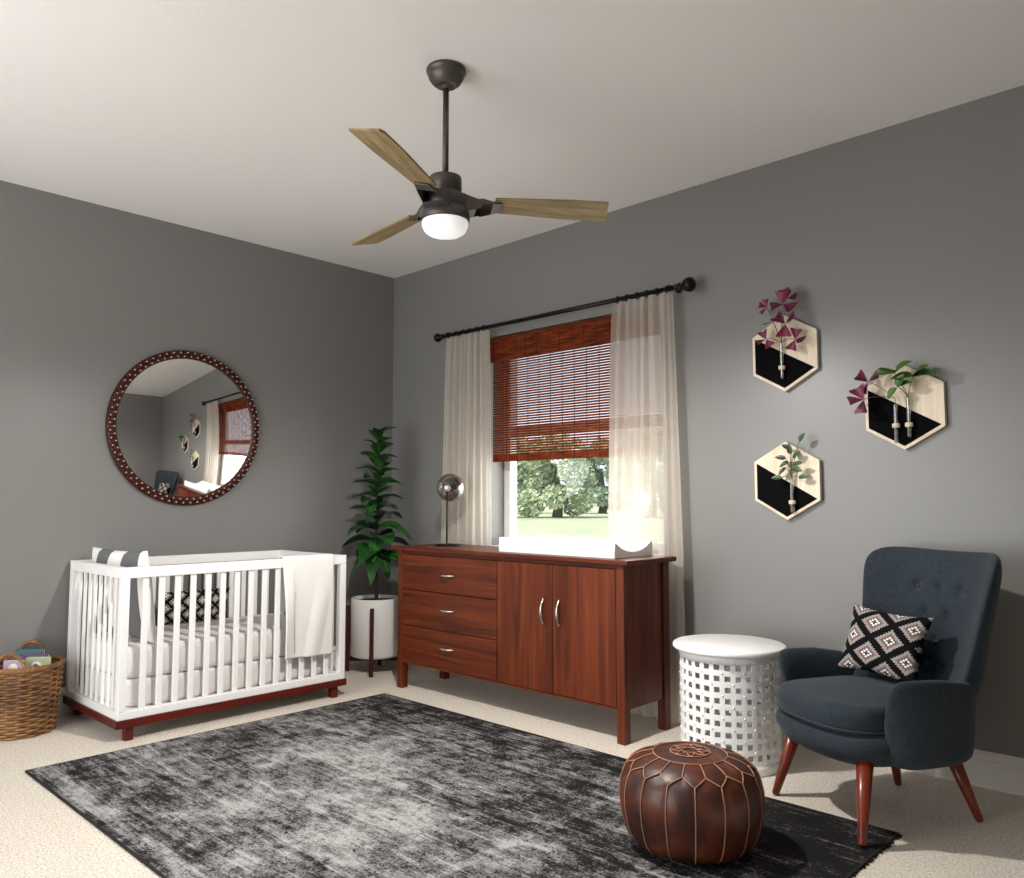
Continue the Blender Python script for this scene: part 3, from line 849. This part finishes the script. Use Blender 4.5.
# lattice wall with real square openings
ang = []
for k in range(nc):
    a0 = 2*PI*k/nc; w = 2*PI/nc
    ang += [(a0, 0), (a0+w*.23, 0), (a0+w*.46, 1), (a0+w*.73, 1)]
zl = []
for j in range(nr):
    zl += [zr0+pz*j, zr0+pz*(j+.5)]
zl.append(zr1)
def cyl(a, z, r): return (TC.x+r*cos(a), TC.y+r*sin(a), z)
na = len(ang)
for i in range(na):
    a0 = ang[i][0]; a1 = ang[(i+1) % na][0]+(2*PI if i == na-1 else 0)
    for j in range(len(zl)-1):
        hole = ang[i][1] == 1 and j % 2 == 1
        ra, rb2 = TR, TR-.005
        if not hole:
            b.add([cyl(a0,zl[j],ra), cyl(a1,zl[j],ra), cyl(a1,zl[j+1],ra), cyl(a0,zl[j+1],ra)], [(0,1,2,3)], 0, False)
            b.add([cyl(a0,zl[j],rb2), cyl(a0,zl[j+1],rb2), cyl(a1,zl[j+1],rb2), cyl(a1,zl[j],rb2)], [(0,1,2,3)], 0, False)
        else:
            if ang[i-1][1] == 0: b.add([cyl(a0,zl[j],ra), cyl(a0,zl[j],rb2), cyl(a0,zl[j+1],rb2), cyl(a0,zl[j+1],ra)], [(0,1,2,3)], 0, False)
            if ang[(i+1) % na][1] == 0: b.add([cyl(a1,zl[j],ra), cyl(a1,zl[j+1],ra), cyl(a1,zl[j+1],rb2), cyl(a1,zl[j],rb2)], [(0,1,2,3)], 0, False)
            b.add([cyl(a0,zl[j],ra), cyl(a1,zl[j],ra), cyl(a1,zl[j],rb2), cyl(a0,zl[j],rb2)], [(0,1,2,3)], 0, False)
            b.add([cyl(a0,zl[j+1],ra), cyl(a0,zl[j+1],rb2), cyl(a1,zl[j+1],rb2), cyl(a1,zl[j+1],ra)], [(0,1,2,3)], 0, False)
for k in range(nc):
    for j in range(nr+1):
        if (k+j) % 2: continue
        a = 2*PI*(k+.25)/nc; z = zr0+pz*(j+.25)
        b.ball(cyl(a, min(z, .45), TR+.001), .0042, 0, 6, 4)
o = build(b, 'lattice_drum', M['white_lacquer'], tb, weld=True)
b = MB(); b.lathe([(TR-.006,.0008),(TR+.004,.0008),(TR+.005,.02),(TR+.004,.040),(TR-.006,.040),(TR-.006,.0008)], TC, 96, cap=False); build(b, 'base_ring', M['white_lacquer'], tb)

# ------------------------------------------------------------------ leather pouf
QC = Vector((3.213,-1.262,RUGZ+.003)); QR, QH = .229, .285
pf = thing('leather_pouf', QC, 'round brown leather pouf with tan stitching standing on the rug', 'pouf')
prof = [(0,0),(.12,0),(.165,.004),(.190,.018),(.208,.045),(.221,.09),(.228,.14),(.227,.18),(.218,.215),(.199,.243),(.172,.262),(.135,.275),(.10,.282),(.05,.286),(0,.287)]
def prof_at(s):
    """smooth profile point by cumulative length 0..1"""
    L = [0]
    for a, c in zip(prof, prof[1:]): L.append(L[-1]+math.dist(a, c))
    s = max(0, min(1, s))*L[-1]
    for i in range(len(prof)-1):
        if s <= L[i+1]+1e-9:
            k = (s-L[i])/(L[i+1]-L[i]); p0 = prof[max(i-1,0)]; p1 = prof[i]; p2 = prof[i+1]; p3 = prof[min(i+2,len(prof)-1)]
            return tuple(.5*((2*p1[q])+(-p0[q]+p2[q])*k+(2*p0[q]-5*p1[q]+4*p2[q]-p3[q])*k*k+(-p0[q]+3*p1[q]-3*p2[q]+p3[q])*k**3) for q in (0,1))
    return prof[-1]
NP = 16; A0 = math.radians(-55)
S_low, S_ya, S_yb, S_in = .24, .665, .715, .815
def poufpt(a, s, lift=0):
    r, z = prof_at(s)
    k = (a-A0)/(2*PI)*NP
    puff = 0
    if S_low-.08 < s < S_ya: puff = .0045*abs(sin(PI*k))**.6
    elif S_ya <= s < S_in: puff = .004*abs(sin(PI*(k+.5)))**.6
    r = max(0, r); rr = r+(puff+lift-.003 if r > .05 else 0)
    zz = z+(lift*.8 if s > .6 else 0)
    return (QC.x+rr*cos(a), QC.y+rr*sin(a), QC.z+max(zz, 0))
b = MB(); b.grid(lambda u, v: poufpt(A0+2*PI*u, v), NP*10, 70); build(b, 'leather_body', M['leather'], pf, weld=True)
b = MB(); lf = .0022
def seam(p, r=.0021): b.tube([poufpt(a, s, lf) for a, s in p], r, 5)
w = 2*PI/NP
for k in range(NP):
    a = A0+w*k
    seam([(a, S_low-.10+(S_ya-S_low+.10)*q/16) for q in range(17)])
    seam([(a+w/2*q/5, S_ya+(S_yb-S_ya)*q/5) for q in range(6)]); seam([(a-w/2*q/5, S_ya+(S_yb-S_ya)*q/5) for q in range(6)])
    seam([(a+w/2, S_yb+(S_in-S_yb)*q/8) for q in range(9)])
def ring(s): b.tube([poufpt(2*PI*q/80, s, lf) for q in range(80)], .0021, 5, closed=True)
ring(S_in); ring(.955); ring(.900)
for k in range(8):
    a = A0+2*PI*k/8
    seam([(a+2*PI/16*q/4, .900+.055*q/4) for q in range(5)]); seam([(a-2*PI/16*q/4, .900+.055*q/4) for q in range(5)])
build(b, 'stitching', M['stitch'], pf, label='tan stitched seams')

# ------------------------------------------------------------------ armchair
AF = math.atan2(-.883, -.47)                     # facing direction
AO = Vector((3.54,-.546,0))
ac = thing('armchair', AO, 'charcoal blue wingback armchair with red wooden legs at the right wall', 'armchair', rotz=AF+PI/2)
# local frame: x = the sitter's left (screen right), y = toward the back, z up
def rrmap(x, y, c=.35):
    """square [-1,1]^2 to a rounded square"""
    n = 2/c; m = max(abs(x), abs(y))
    if m < 1e-9: return 0, 0
    q = m/((abs(x)**n+abs(y)**n)**(1/n)); return x*q, y*q
def puffpanel(b, mid, tf, t, nu=40, nv=40, c=.35, edge=2.2, flat=.5):
    """closed cushion-like panel: mid(x,y)->(point, normal); rounded edges"""
    def f(sg):
        def fn(u, v):
            x0, y0 = 2*u-1, 2*v-1
            # crowd the samples toward the rim
            x0 = math.copysign(1-(1-abs(x0))**1.6, x0); y0 = math.copysign(1-(1-abs(y0))**1.6, y0)
            m = max(abs(x0), abs(y0)); x, y = rrmap(x0, y0, c)
            p, nrm = mid(x, y)
            e = max(0, 1-m**edge)**flat
            return p+nrm*(sg*t/2*e*tf(x, y, sg))
        return fn
    b.grid(f(1), nu, nv); b.grid(f(-1), nu, nv)
one = lambda x, y, s: 1
# backrest: curved winged panel
def back_mid(x, y):
    def pt(x, y):
        z = .60+.335*y                                 # .265 .. .935
        hz = (z-.45)/.45
        W = .252+.1575*max(0, z-.5)
        lean = .311+.1425*(z-.5)-.35*max(0, .5-z)
        wing = -.150*abs(x)**3.6*(1-.2*max(0,hz)) 
        top = -.016*(1-x*x)*max(0, y-.5)/.5 - .012*(abs(x)**4)*max(0, y)**3
        return Vector((W*x*(1-.03*abs(x)**4), lean+wing, z+top))
    p = pt(x, y); e = 1e-3
    nrm = (pt(x+e, y)-pt(x-e, y)).cross(pt(x, y+e)-pt(x, y-e)); nrm.normalize()
    if nrm.y < 0: nrm = -nrm
    return p, nrm
tufts = []
for r_, (z, us) in enumerate(((.775,(-.105,0,.105)),(.675,(-.052,.052)),(.575,(-.105,0,.105)),(.475,(-.052,.052)))):
    for u in us: tufts.append((u, z))
def back_t(x, y, s):
    if s > 0: return 1
    p, _ = back_mid(x, y); d = 1.0
    for u, z in tufts:
        q = ((p.x-u)**2+(p.z-z)**2)/.00045
        if q < 9: d -= .48*math.exp(-q)
    return d
b = MB(); puffpanel(b, back_mid, back_t, .088, 90, 90, .22, 3.4, .5); bkr = build(b, 'backrest', M['navy'], ac, local=True, weld=True)
for u, z in tufts:
    y = (z-.60)/.335; x = u/(.252+.1575*max(0, z-.5)); p, nr = back_mid(x, y)
    e = max(0, 1-max(abs(x), abs(y))**3)**.5
    p = p-nr*(.044*e*.55+.001)
    m = MB(); m.ball(p, .0095, 0, 12, 8, (1,.6,1)); build(m, 'button', M['navy_trim'], ac, local=True)
# arms
for sx_, nm in ((1,'armrest'),(-1,'armrest')):
    def arm_mid(x, y, sx_=sx_):
        w = -.015+.187*x; z = .380+.140*y
        z += .012*max(0, y)*(1-x)*.5-.022*max(0, y)*max(0, x); w += .030*max(0, -x)**2*(1-y)*.5
        lean = .010*y
        curve = -.030*max(0, x)**2-.045*max(0, -x)**3*(1-.7*max(0, y))
        p = Vector((sx_*(.296+lean+curve), w, z)); return p, Vector((sx_, -.12, .0)).normalized()
    b = MB(); puffpanel(b, arm_mid, one, .066, 36, 36, .30, 3.4, .5); build(b, nm, M['navy'], ac, local=True, weld=True)
# upholstered seat base with a bowed front
def slab(b, w0, w1, hu, z0, z1, bow, r=.03, n=3.2, nz=14, crown=0, taper=0):
    seg = 96; cw = (w0+w1)/2; hw = (w1-w0)/2; vs = []; fs = []
    for j in range(nz+1):
        a = -PI/2+PI*j/nz; k = abs(cos(a))**.7; zz = (z0+z1)/2+(z1-z0)/2*math.copysign(abs(sin(a))**.7, sin(a))
        for i in range(seg):
            t = 2*PI*i/seg; c, s = cos(t), sin(t); q = (abs(c)**n+abs(s)**n)**(-1/n)
            x = c*q; y = s*q; f = (1-r/hu*(1-k)); g = (1-r/hw*(1-k))
            tp = 1-taper*max(0, (z0+z1)/2-zz)/(z1-z0)*2
            X = hu*x*f*tp; Y = cw+hw*y*g*tp
            if y < 0: Y -= bow*(1-x*x)*(-y)
            vs.append((X, Y, zz))
    top = len(vs)
    for j in range(nz):
        for i in range(seg):
            i2 = (i+1) % seg; fs.append((j*seg+i, j*seg+i2, (j+1)*seg+i2, (j+1)*seg+i))
    # crowned top: concentric rings
    last = nz*seg; rings = 8
    for q in range(1, rings+1):
        f = 1-q/rings
        for i in range(seg):
            p = vs[last+i]; c0 = (0, cw)
            X = p[0]*f; Y = c0[1]+(p[1]-c0[1])*f; vs.append((X, Y, z1+crown*(1-f*f)))
    prev = last
    for q in range(1, rings+1):
        cur = top+(q-1)*seg
        for i in range(seg):
            i2 = (i+1) % seg; fs.append((prev+i, prev+i2, cur+i2, cur+i))
        prev = cur
    fs.append(tuple(range(seg))[::-1])
    b.add(vs, fs, 0, True)
b = MB(); slab(b, -.274, .205, .266, .232, .345, .040, .045, 4.5, 18, 0, .10); build(b, 'seat_base', M['navy'], ac, local=True)
b = MB(); slab(b, -.280, .165, .240, .335, .432, .040, .045, 4.5, 18, .016); build(b, 'seat_cushion', M['navy'], ac, local=True)
b = MB()
pts = []
for i in range(96):
    t = 2*PI*i/96; c, s = cos(t), sin(t); q = (abs(c)**4.5+abs(s)**4.5)**(-1/4.5); x, y = c*q, s*q
    Y = -.04+.245*y
    if y < 0: Y -= .040*(1-x*x)*(-y)
    if y < .3: pts.append((.242*x*1.0, Y+.008, .352))
pts.sort(key=lambda p: math.atan2(p[0], -(p[1]-.0)))
b.tube(pts, .0045, 6); build(b, 'piping', M['navy_trim'], ac, local=True)
for fx, fy, fz in ((-.248,-.250,.0045),(.246,-.287,RUGZ+.005),(-.189,.273,.0045),(.188,.264,.0045)):
    tx = fx-math.copysign(.052, fx); ty = fy+(.068 if fy < 0 else -.085)
    b = MB(); b.tube([(fx,fy,fz),(fx+(tx-fx)*.02,fy+(ty-fy)*.02,fz+.006),(tx,ty,.268)], [.0125,.0135,.0285], 16); build(b, 'leg', M['legwood'], ac, local=True)
b = MB(); b.box(-.15, .15, .170, .192, .205, .232, .003); build(b, 'rear_crossbar', M['legwood'], ac, local=True)
# cushion on the armchair
b = MB(); pillow(b, .335, .262, .10, kilim(2.1, 2.15, (.12,.40)), 150, 120, .13)
Mx = Matrix.Translation(AO) @ Matrix.Rotation(AF+PI/2, 4, 'Z')
b.xform(Mx @ Matrix.Translation((-.072,.118,.573)) @ Matrix.Rotation(math.radians(13), 4, 'Z') @ Matrix.Rotation(math.radians(-22), 4, 'X') @ Matrix.Rotation(math.radians(3), 4, 'Y'))
o = build(b, 'throw_pillow', KM, weld=True)
tag(o, 'throw pillow with large stepped diamonds sitting on the blue armchair', 'pillow')

# ------------------------------------------------------------------ hexagon wall planters
def planter(cx, cz, tubes, label):
    root = thing('wall_planter', (cx, -.002, cz), label, 'wall planter', 'hexagonal wall planters')
    R = .182; hexa = [(cx+R*sin(PI/3*k), cz+R*cos(PI/3*k)) for k in range(6)]     # 0 top, 1 upper right, 2 lower right, 3 bottom, 4 lower left, 5 upper left
    m = MB(); m.prism(hexa, -.026, -.002); build(m, 'plywood_panel', M['ply'], root, bevel=.0015)
    r2 = .1665; h2 = [(cx+r2*sin(PI/3*k), cz+r2*cos(PI/3*k)) for k in range(6)]
    m = MB(); m.prism([h2[5], h2[2], h2[3], h2[4]], -.0275, -.0262); build(m, 'painted_field', M['black_paint'], root, label='black painted lower half')
    for tx, tz, dn in tubes:
        m = MB(); x, z = cx+tx, cz+tz; y = -.046
        z -= dn; m.lathe([(0,-.074),(.006,-.072),(.0088,-.065),(.0088,.088),(.0098,.091)], (x,y,z), 20, cap=False)
        t = build(m, 'test_tube', M['tube_glass'], root); z += dn
        m = MB(); m.lathe([(.0092,-.009),(.0145,-.009),(.0155,-.005),(.0155,.005),(.0145,.009),(.0092,.009),(.0092,-.009)], (x,y,z-.022), 24, cap=False); m.box(x-.006, x+.006, y+.010, -.0277, z-.029, z-.015, .001)
        build(m, 'tube_ring', M['ply'], root)
H1, H2, H3 = (2.993,1.798), (3.512,1.503), (2.988,1.200)
planter(*H1, [(-.002,-.050,0)], 'hexagonal plywood and black wall planter holding only purple leaves, topmost one')
planter(*H2, [(-.026,-.058,.024),(.026,-.058,0)], 'larger hexagonal wall planter with two glass tubes, above the armchair')
planter(*H3, [(.036,-.078,0)], 'hexagonal wall planter with a small green leafy sprig, lowest one')

def leaflet(m, base, dirv, L, W, nrm, tri=True):
    """flat-ish leaflet with a crease; triangular (shamrock) or oval"""
    d = Vector(dirv).normalized(); nrm = Vector(nrm); side = d.cross(nrm).normalized(); up = side.cross(d)
    def fn(u, v):
        s = 2*u-1
        if tri: w = W/2*min(1, v*1.15)**.9; ext = L*(v-.10*v*(1-abs(s))+.02)
        else: w = W/2*max(0, sin(PI*min(1,v)**.8))**.75; ext = L*v
        return Vector(base)+d*ext+side*s*w+up*(abs(s)*w*.38-.12*L*v*v)
    m.grid(fn, 4, 7)
def sprig(name, root_p, stems, leafm, stemm, label, tri=True, fan=3):
    """one cut sprig: stems rise from the tube; each ends in a fan of leaflets"""
    r = thing(name, root_p, label, 'plant sprig', 'sprigs in the wall planters')
    ms = MB(); ml = MB()
    rp = Vector(root_p)
    for (tip, L, W, dirs) in stems:
        tip = Vector(tip); mid = rp.lerp(tip, .55)+Vector((0,-.012,.02))
        pts = [rp*(1-t)**2+mid*2*t*(1-t)+tip*t*t for t in [k/10 for k in range(11)]]
        pts = [Vector((rp.x,rp.y,rp.z-.03))]+pts
        ms.tube(pts, .0015, 5)
        for dv, nr in dirs: leaflet(ml, tip, dv, L, W, nr, tri)
    build(ms, 'stem', stemm, r); build(ml, 'leaves', leafm, r)
def fan3(a, sp=1.9, tilt=.5):
    """three leaflets around a tip, opening toward the room"""
    return [((cos(a+k*sp), -tilt*(.5+.5*cos(k*1.7)), sin(a+k*sp)), (.25*cos(a), -.8, .6)) for k in (-1,0,1)]
cx, cz = H1
sprig('purple_sprig', (cx-.002,-.046,cz+.045), [
    ((cx+.030,-.085,cz+.215), .062, .068, fan3(1.4)),
    ((cx-.055,-.075,cz+.218), .040, .042, fan3(2.8, 1.2)),
    ((cx+.042,-.095,cz+.120), .064, .070, fan3(.4, 2.0)),
    ((cx-.055,-.090,cz+.062), .046, .050, fan3(3.6, 1.7)),
    ((cx+.078,-.075,cz+.045), .052, .054, fan3(-.3, 1.6)),
    ((cx-.020,-.085,cz+.140), .048, .020, [((-1,-.1,.0),(0,-.3,1)),((.8,-.2,.5),(0,-.3,1))]),
    ((cx+.045,-.080,cz+.240), .050, .046, fan3(.9, .9))], M['oxalis'], M['purple_stem'],
    'sprig of dark purple triangular leaves in the topmost planter')
cx, cz = H2
sprig('purple_sprig', (cx-.026,-.046,cz+.035), [
    ((cx-.120,-.085,cz+.110), .056, .056, fan3(2.4, 1.9)),
    ((cx-.135,-.100,cz+.035), .062, .066, fan3(3.3, 1.3))], M['oxalis'], M['purple_stem'],
    'drooping purple leaf sprig in the left tube of the larger planter')
sprig('clover_sprig', (cx+.026,-.046,cz+.035), [
    ((cx+.062,-.085,cz+.115), .090, .062, [((1,-.2,.12),(0,-.55,.8)),((.75,-.5,.45),(0,-.6,.8)),((-1,-.2,.05),(0,-.55,.8))]),
    ((cx-.008,-.095,cz+.135), .085, .060, [((-1,-.15,.05),(0,-.55,.8)),((.8,-.2,.55),(0,-.6,.8)),((-.4,-.8,.2),(0,-.5,.8))]),
    ((cx-.000,-.095,cz+.075), .062, .046, [((-.8,-.2,-.9),(-.4,-.8,.5)),((.9,-.2,.3),(0,-.6,.8)),((.5,-.2,.9),(-.3,-.8,.3))])], M['clover'], M['green_stem'],
    'bright green clover sprig in the right tube of the larger planter', False)
cx, cz = H3
stt = []
random.seed(12)
for k, (dx, dz, a) in enumerate(((.082,.175,.9),(.052,.140,2.6),(.030,.098,2.9),(.050,.100,.7),(.038,.085,3.6),(.062,.070,.2),(.018,.060,3.9),(.055,.052,-.2),(.010,.012,3.1),(.075,.012,.1),(.045,.118,1.6))):
    stt.append(((cx+dx, -.062-.012*(k % 3), cz+dz), .052, .026, [((cos(a), -.25, sin(a)), (.2*sin(a), -.8, .5))]))
sprig('leafy_sprig', (cx+.036,-.046,cz+.008), stt, M['sprig'], M['green_stem'], 'small oval-leaved green sprig in the lowest planter', False)

# ------------------------------------------------------------------ ceiling fan with lamp
FX, FY = 2.438, -1.650
fn_ = thing('ceiling_fan', (FX,FY,H-.001), 'dark bronze ceiling fan with three wooden blades and a lit lamp', 'ceiling fan')
fc = (FX,FY,0)
b = MB(); b.lathe([(0,H-.001),(.073,H-.001),(.075,H-.006),(.075,H-.013),(.070,H-.017),(.069,H-.024),(.066,H-.036),(.056,H-.052),(.042,H-.064),(.028,H-.071),(.024,H-.066),(.018,H-.066),(.016,H-.078),(0,H-.078)], fc, 56); build(b, 'canopy', M['bronze'], fn_)
b = MB(); b.tube([(FX,FY,H-.075),(FX,FY,2.312)], .0115, 16); build(b, 'downrod', M['bronze'], fn_)
b = MB(); b.lathe([(0,2.324),(.014,2.324),(.050,2.322),(.059,2.318),(.061,2.312),(.061,2.266),(.057,2.262),(.057,2.257),(.066,2.252),(.080,2.243),(.086,2.232),(.086,2.200),(.083,2.196),(.083,2.190),(.091,2.185),(.092,2.154),(.088,2.148),(0,2.148)], fc, 64); build(b, 'motor_housing', M['bronze'], fn_)
b = MB(); b.lathe([(.0855,2.1475),(.0865,2.142),(.0845,2.126),(.076,2.110),(.060,2.099),(.030,2.093),(0,2.092)], fc, 56, cap=False); build(b, 'lamp_bowl', M['bowl'], fn_, label='frosted white lamp bowl')
BZZ = 2.222
for k in range(3):
    a = math.radians((53, 173, 296)[k])
    Mx = Matrix.Translation((FX,FY,BZZ)) @ Matrix.Rotation(a, 4, 'Z')
    pitch = Matrix.Rotation(math.radians(-13), 4, 'X')
    # blade iron: a plate that tapers out of the housing over the blade root, two prongs below it
    m = MB(); sec = []
    for q in range(13):
        t = q/12; x = .062+.150*t
        hw = .056-.024*t**.6; zt = .030*(1-t)**1.5-.0050; zb = -.036*(1-t)**1.3-.0125
        sec.append([pitch @ Vector(p) if x > .13 else Vector(p) for p in ((x,-hw,zb),(x,-hw*.86,zt),(x,hw*.86,zt),(x,hw,zb))])
    vs = [p for c_ in sec for p in c_]; fs = []
    for q in range(12):
        for e_ in (1,): fs.append((q*4+e_, q*4+(e_+1) % 4, q*4+4+(e_+1) % 4, q*4+4+e_))
        for e_ in (0, 2, 3):
            if e_ == 3 and 4 <= q <= 8: continue                  # open slot under the arm
            fs.append((q*4+e_, q*4+(e_+1) % 4, q*4+4+(e_+1) % 4, q*4+4+e_))
    fs += [(0,1,2,3), (48,51,50,49)]
    m.add(vs, fs, 0, False)
    m.xform(Mx); build(m, 'blade_iron', M['bronze'], fn_, bevel=.002)
    m = MB(); nx = 24; vs = []; fs = []
    for i in range(nx+1):
        t = i/nx; x = .185+.450*t
        hw = .046+.017*min(1, t*1.5)
        xl = x-(.020 if t > .97 else 0)
        c_ = .010 if t > .97 else 0
        for zz in (.004,-.004):
            vs.append((xl, -hw+c_*.3, zz)); vs.append((x, hw-c_, zz))
    for i in range(nx):
        q = i*4; r_ = q+4
        fs += [(q, q+1, r_+1, r_), (q+2, r_+2, r_+3, q+3), (q, r_, r_+2, q+2), (q+1, q+3, r_+3, r_+1)]
    fs += [(0,2,3,1), (nx*4, nx*4+1, nx*4+3, nx*4+2)]
    m.add(vs, fs, 0, False)
    bo = build(m, 'blade', M['blade'], fn_, local=True, label='weathered wooden fan blade', bevel=.0015)
    bo.matrix_local = Matrix.Translation((0,0,BZZ-H+.001)) @ Matrix.Rotation(a, 4, 'Z') @ pitch

# ------------------------------------------------------------------ garden beyond the window
b = MB()
b.grid(lambda u, v: (-110+150*u, 1.2+110*v, .28-.02*sin(u*40)*sin(v*30)), 40, 40); struct(build(b, 'lawn', M['lawn']))
random.seed(33)
def crown(seed, n=9000):
    random.seed(seed); m = MB()
    blobs = []
    for _ in range(22):
        z = random.uniform(.05,1.25); w = .62*math.sqrt(max(.1, 1-((z-.5)/.85)**2)); th = random.uniform(0, 2*PI); q = random.random()**.5
        blobs.append((w*q*cos(th), w*q*sin(th), z, random.uniform(.16,.30)))
    for _ in range(n):
        c = random.choice(blobs); th = random.uniform(0, 2*PI); ph = math.acos(random.uniform(-1, 1)); r = c[3]*random.uniform(.7, 1.08)
        p = Vector((c[0]+r*sin(ph)*cos(th), c[1]+r*sin(ph)*sin(th), c[2]+r*cos(ph)))
        nrm = Vector((random.gauss(0,1), random.gauss(0,1), random.gauss(0,1)+.4)).normalized(); t = nrm.orthogonal().normalized(); s = nrm.cross(t); k = random.uniform(.022,.05)
        m.add([p+t*k, p+s*k*.7, p-t*k, p-s*k*.7], [(0,1,2,3)], 0, False)
    return m
crowns = [crown(1), crown(2), crown(3)]
trees = []
for d, a0, da, n_, sc in ((38, -61, 6.8, 9, 2.6), (50, -57.5, 6.8, 9, 3.05)):        # two loose rows, seen from the room
    for k in range(n_):
        a = math.radians(a0+da*k+random.uniform(-.5,.5))
        trees.append((4.6+d*sin(a), -3.6+d*cos(a), sc*random.uniform(.92,1.05), k % 3, 'a' if (k+(d > 40)) % 2 else 'b'))
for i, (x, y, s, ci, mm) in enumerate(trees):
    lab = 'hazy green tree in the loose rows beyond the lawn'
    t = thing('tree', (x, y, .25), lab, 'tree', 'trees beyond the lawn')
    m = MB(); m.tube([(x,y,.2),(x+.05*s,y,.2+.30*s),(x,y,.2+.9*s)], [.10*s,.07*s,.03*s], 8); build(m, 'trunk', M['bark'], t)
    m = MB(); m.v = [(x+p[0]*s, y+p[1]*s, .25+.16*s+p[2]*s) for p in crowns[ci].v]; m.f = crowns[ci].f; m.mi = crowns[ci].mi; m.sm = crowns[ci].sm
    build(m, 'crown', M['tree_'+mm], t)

# ------------------------------------------------------------------ light
def light(name, typ, loc, energy, color=(1,1,1), rot=(0,0,0), **k):
    L = bpy.data.lights.new(name, typ); L.energy = energy; L.color = color
    for a, v in k.items(): setattr(L, a, v)
    o = bpy.data.objects.new(name, L); o.location = loc; o.rotation_euler = rot; COL.objects.link(o); return o
# the lamp under the fan
light('fan_lamp_light', 'SPOT', (FX,FY,2.075), 168, (1,.975,.945), shadow_soft_size=.045, spot_size=math.radians(177), spot_blend=.5)
# fill light added at the assumed window behind the camera
light('back_fill_light', 'AREA', ((BX0+BX1)/2, Y0-.02, 1.2), 52, (.96,.98,1), (PI/2,0,0), shape='RECTANGLE', size=2.6, size_y=2.0)
# daylight at the window with the blind
light('window_daylight', 'AREA', ((WX0+WX1)/2, .24, 1.12), 8, (.97,.985,1), (-PI/2,0,0), shape='RECTANGLE', size=1.2, size_y=.55)
# sun over the garden, coming from behind the house
light('sun', 'SUN', (0,-5,10), 5.0, (1,.96,.88), (math.radians(33),0,math.radians(-14)), angle=.01)
W = bpy.data.worlds.new('world'); S.world = W; W.use_nodes = True
bg = W.node_tree.nodes['Background']; bg.inputs[0].default_value = (.86,.93,1,1); bg.inputs[1].default_value = 1.6

# ------------------------------------------------------------------ camera
cam = bpy.data.cameras.new('camera'); cam.sensor_width = 36; cam.sensor_fit = 'HORIZONTAL'; cam.lens = 802.7*36/1024; cam.clip_start = .05; cam.clip_end = 500
co = bpy.data.objects.new('camera', cam); COL.objects.link(co)
co.location = (4.64713,-3.59358,1.11132); co.rotation_euler = (PI/2+.0757045, 0, .764201)
S.camera = co
vs_ = S.view_settings
S.display_settings.display_device = 'sRGB'
vs_.view_transform = 'Standard'; vs_.look = 'None'; vs_.exposure = .24; vs_.gamma = 1; vs_.use_curve_mapping = False
S.cycles.use_denoising = True
S.cycles.max_bounces = 10; S.cycles.diffuse_bounces = 5; S.cycles.transparent_max_bounces = 16
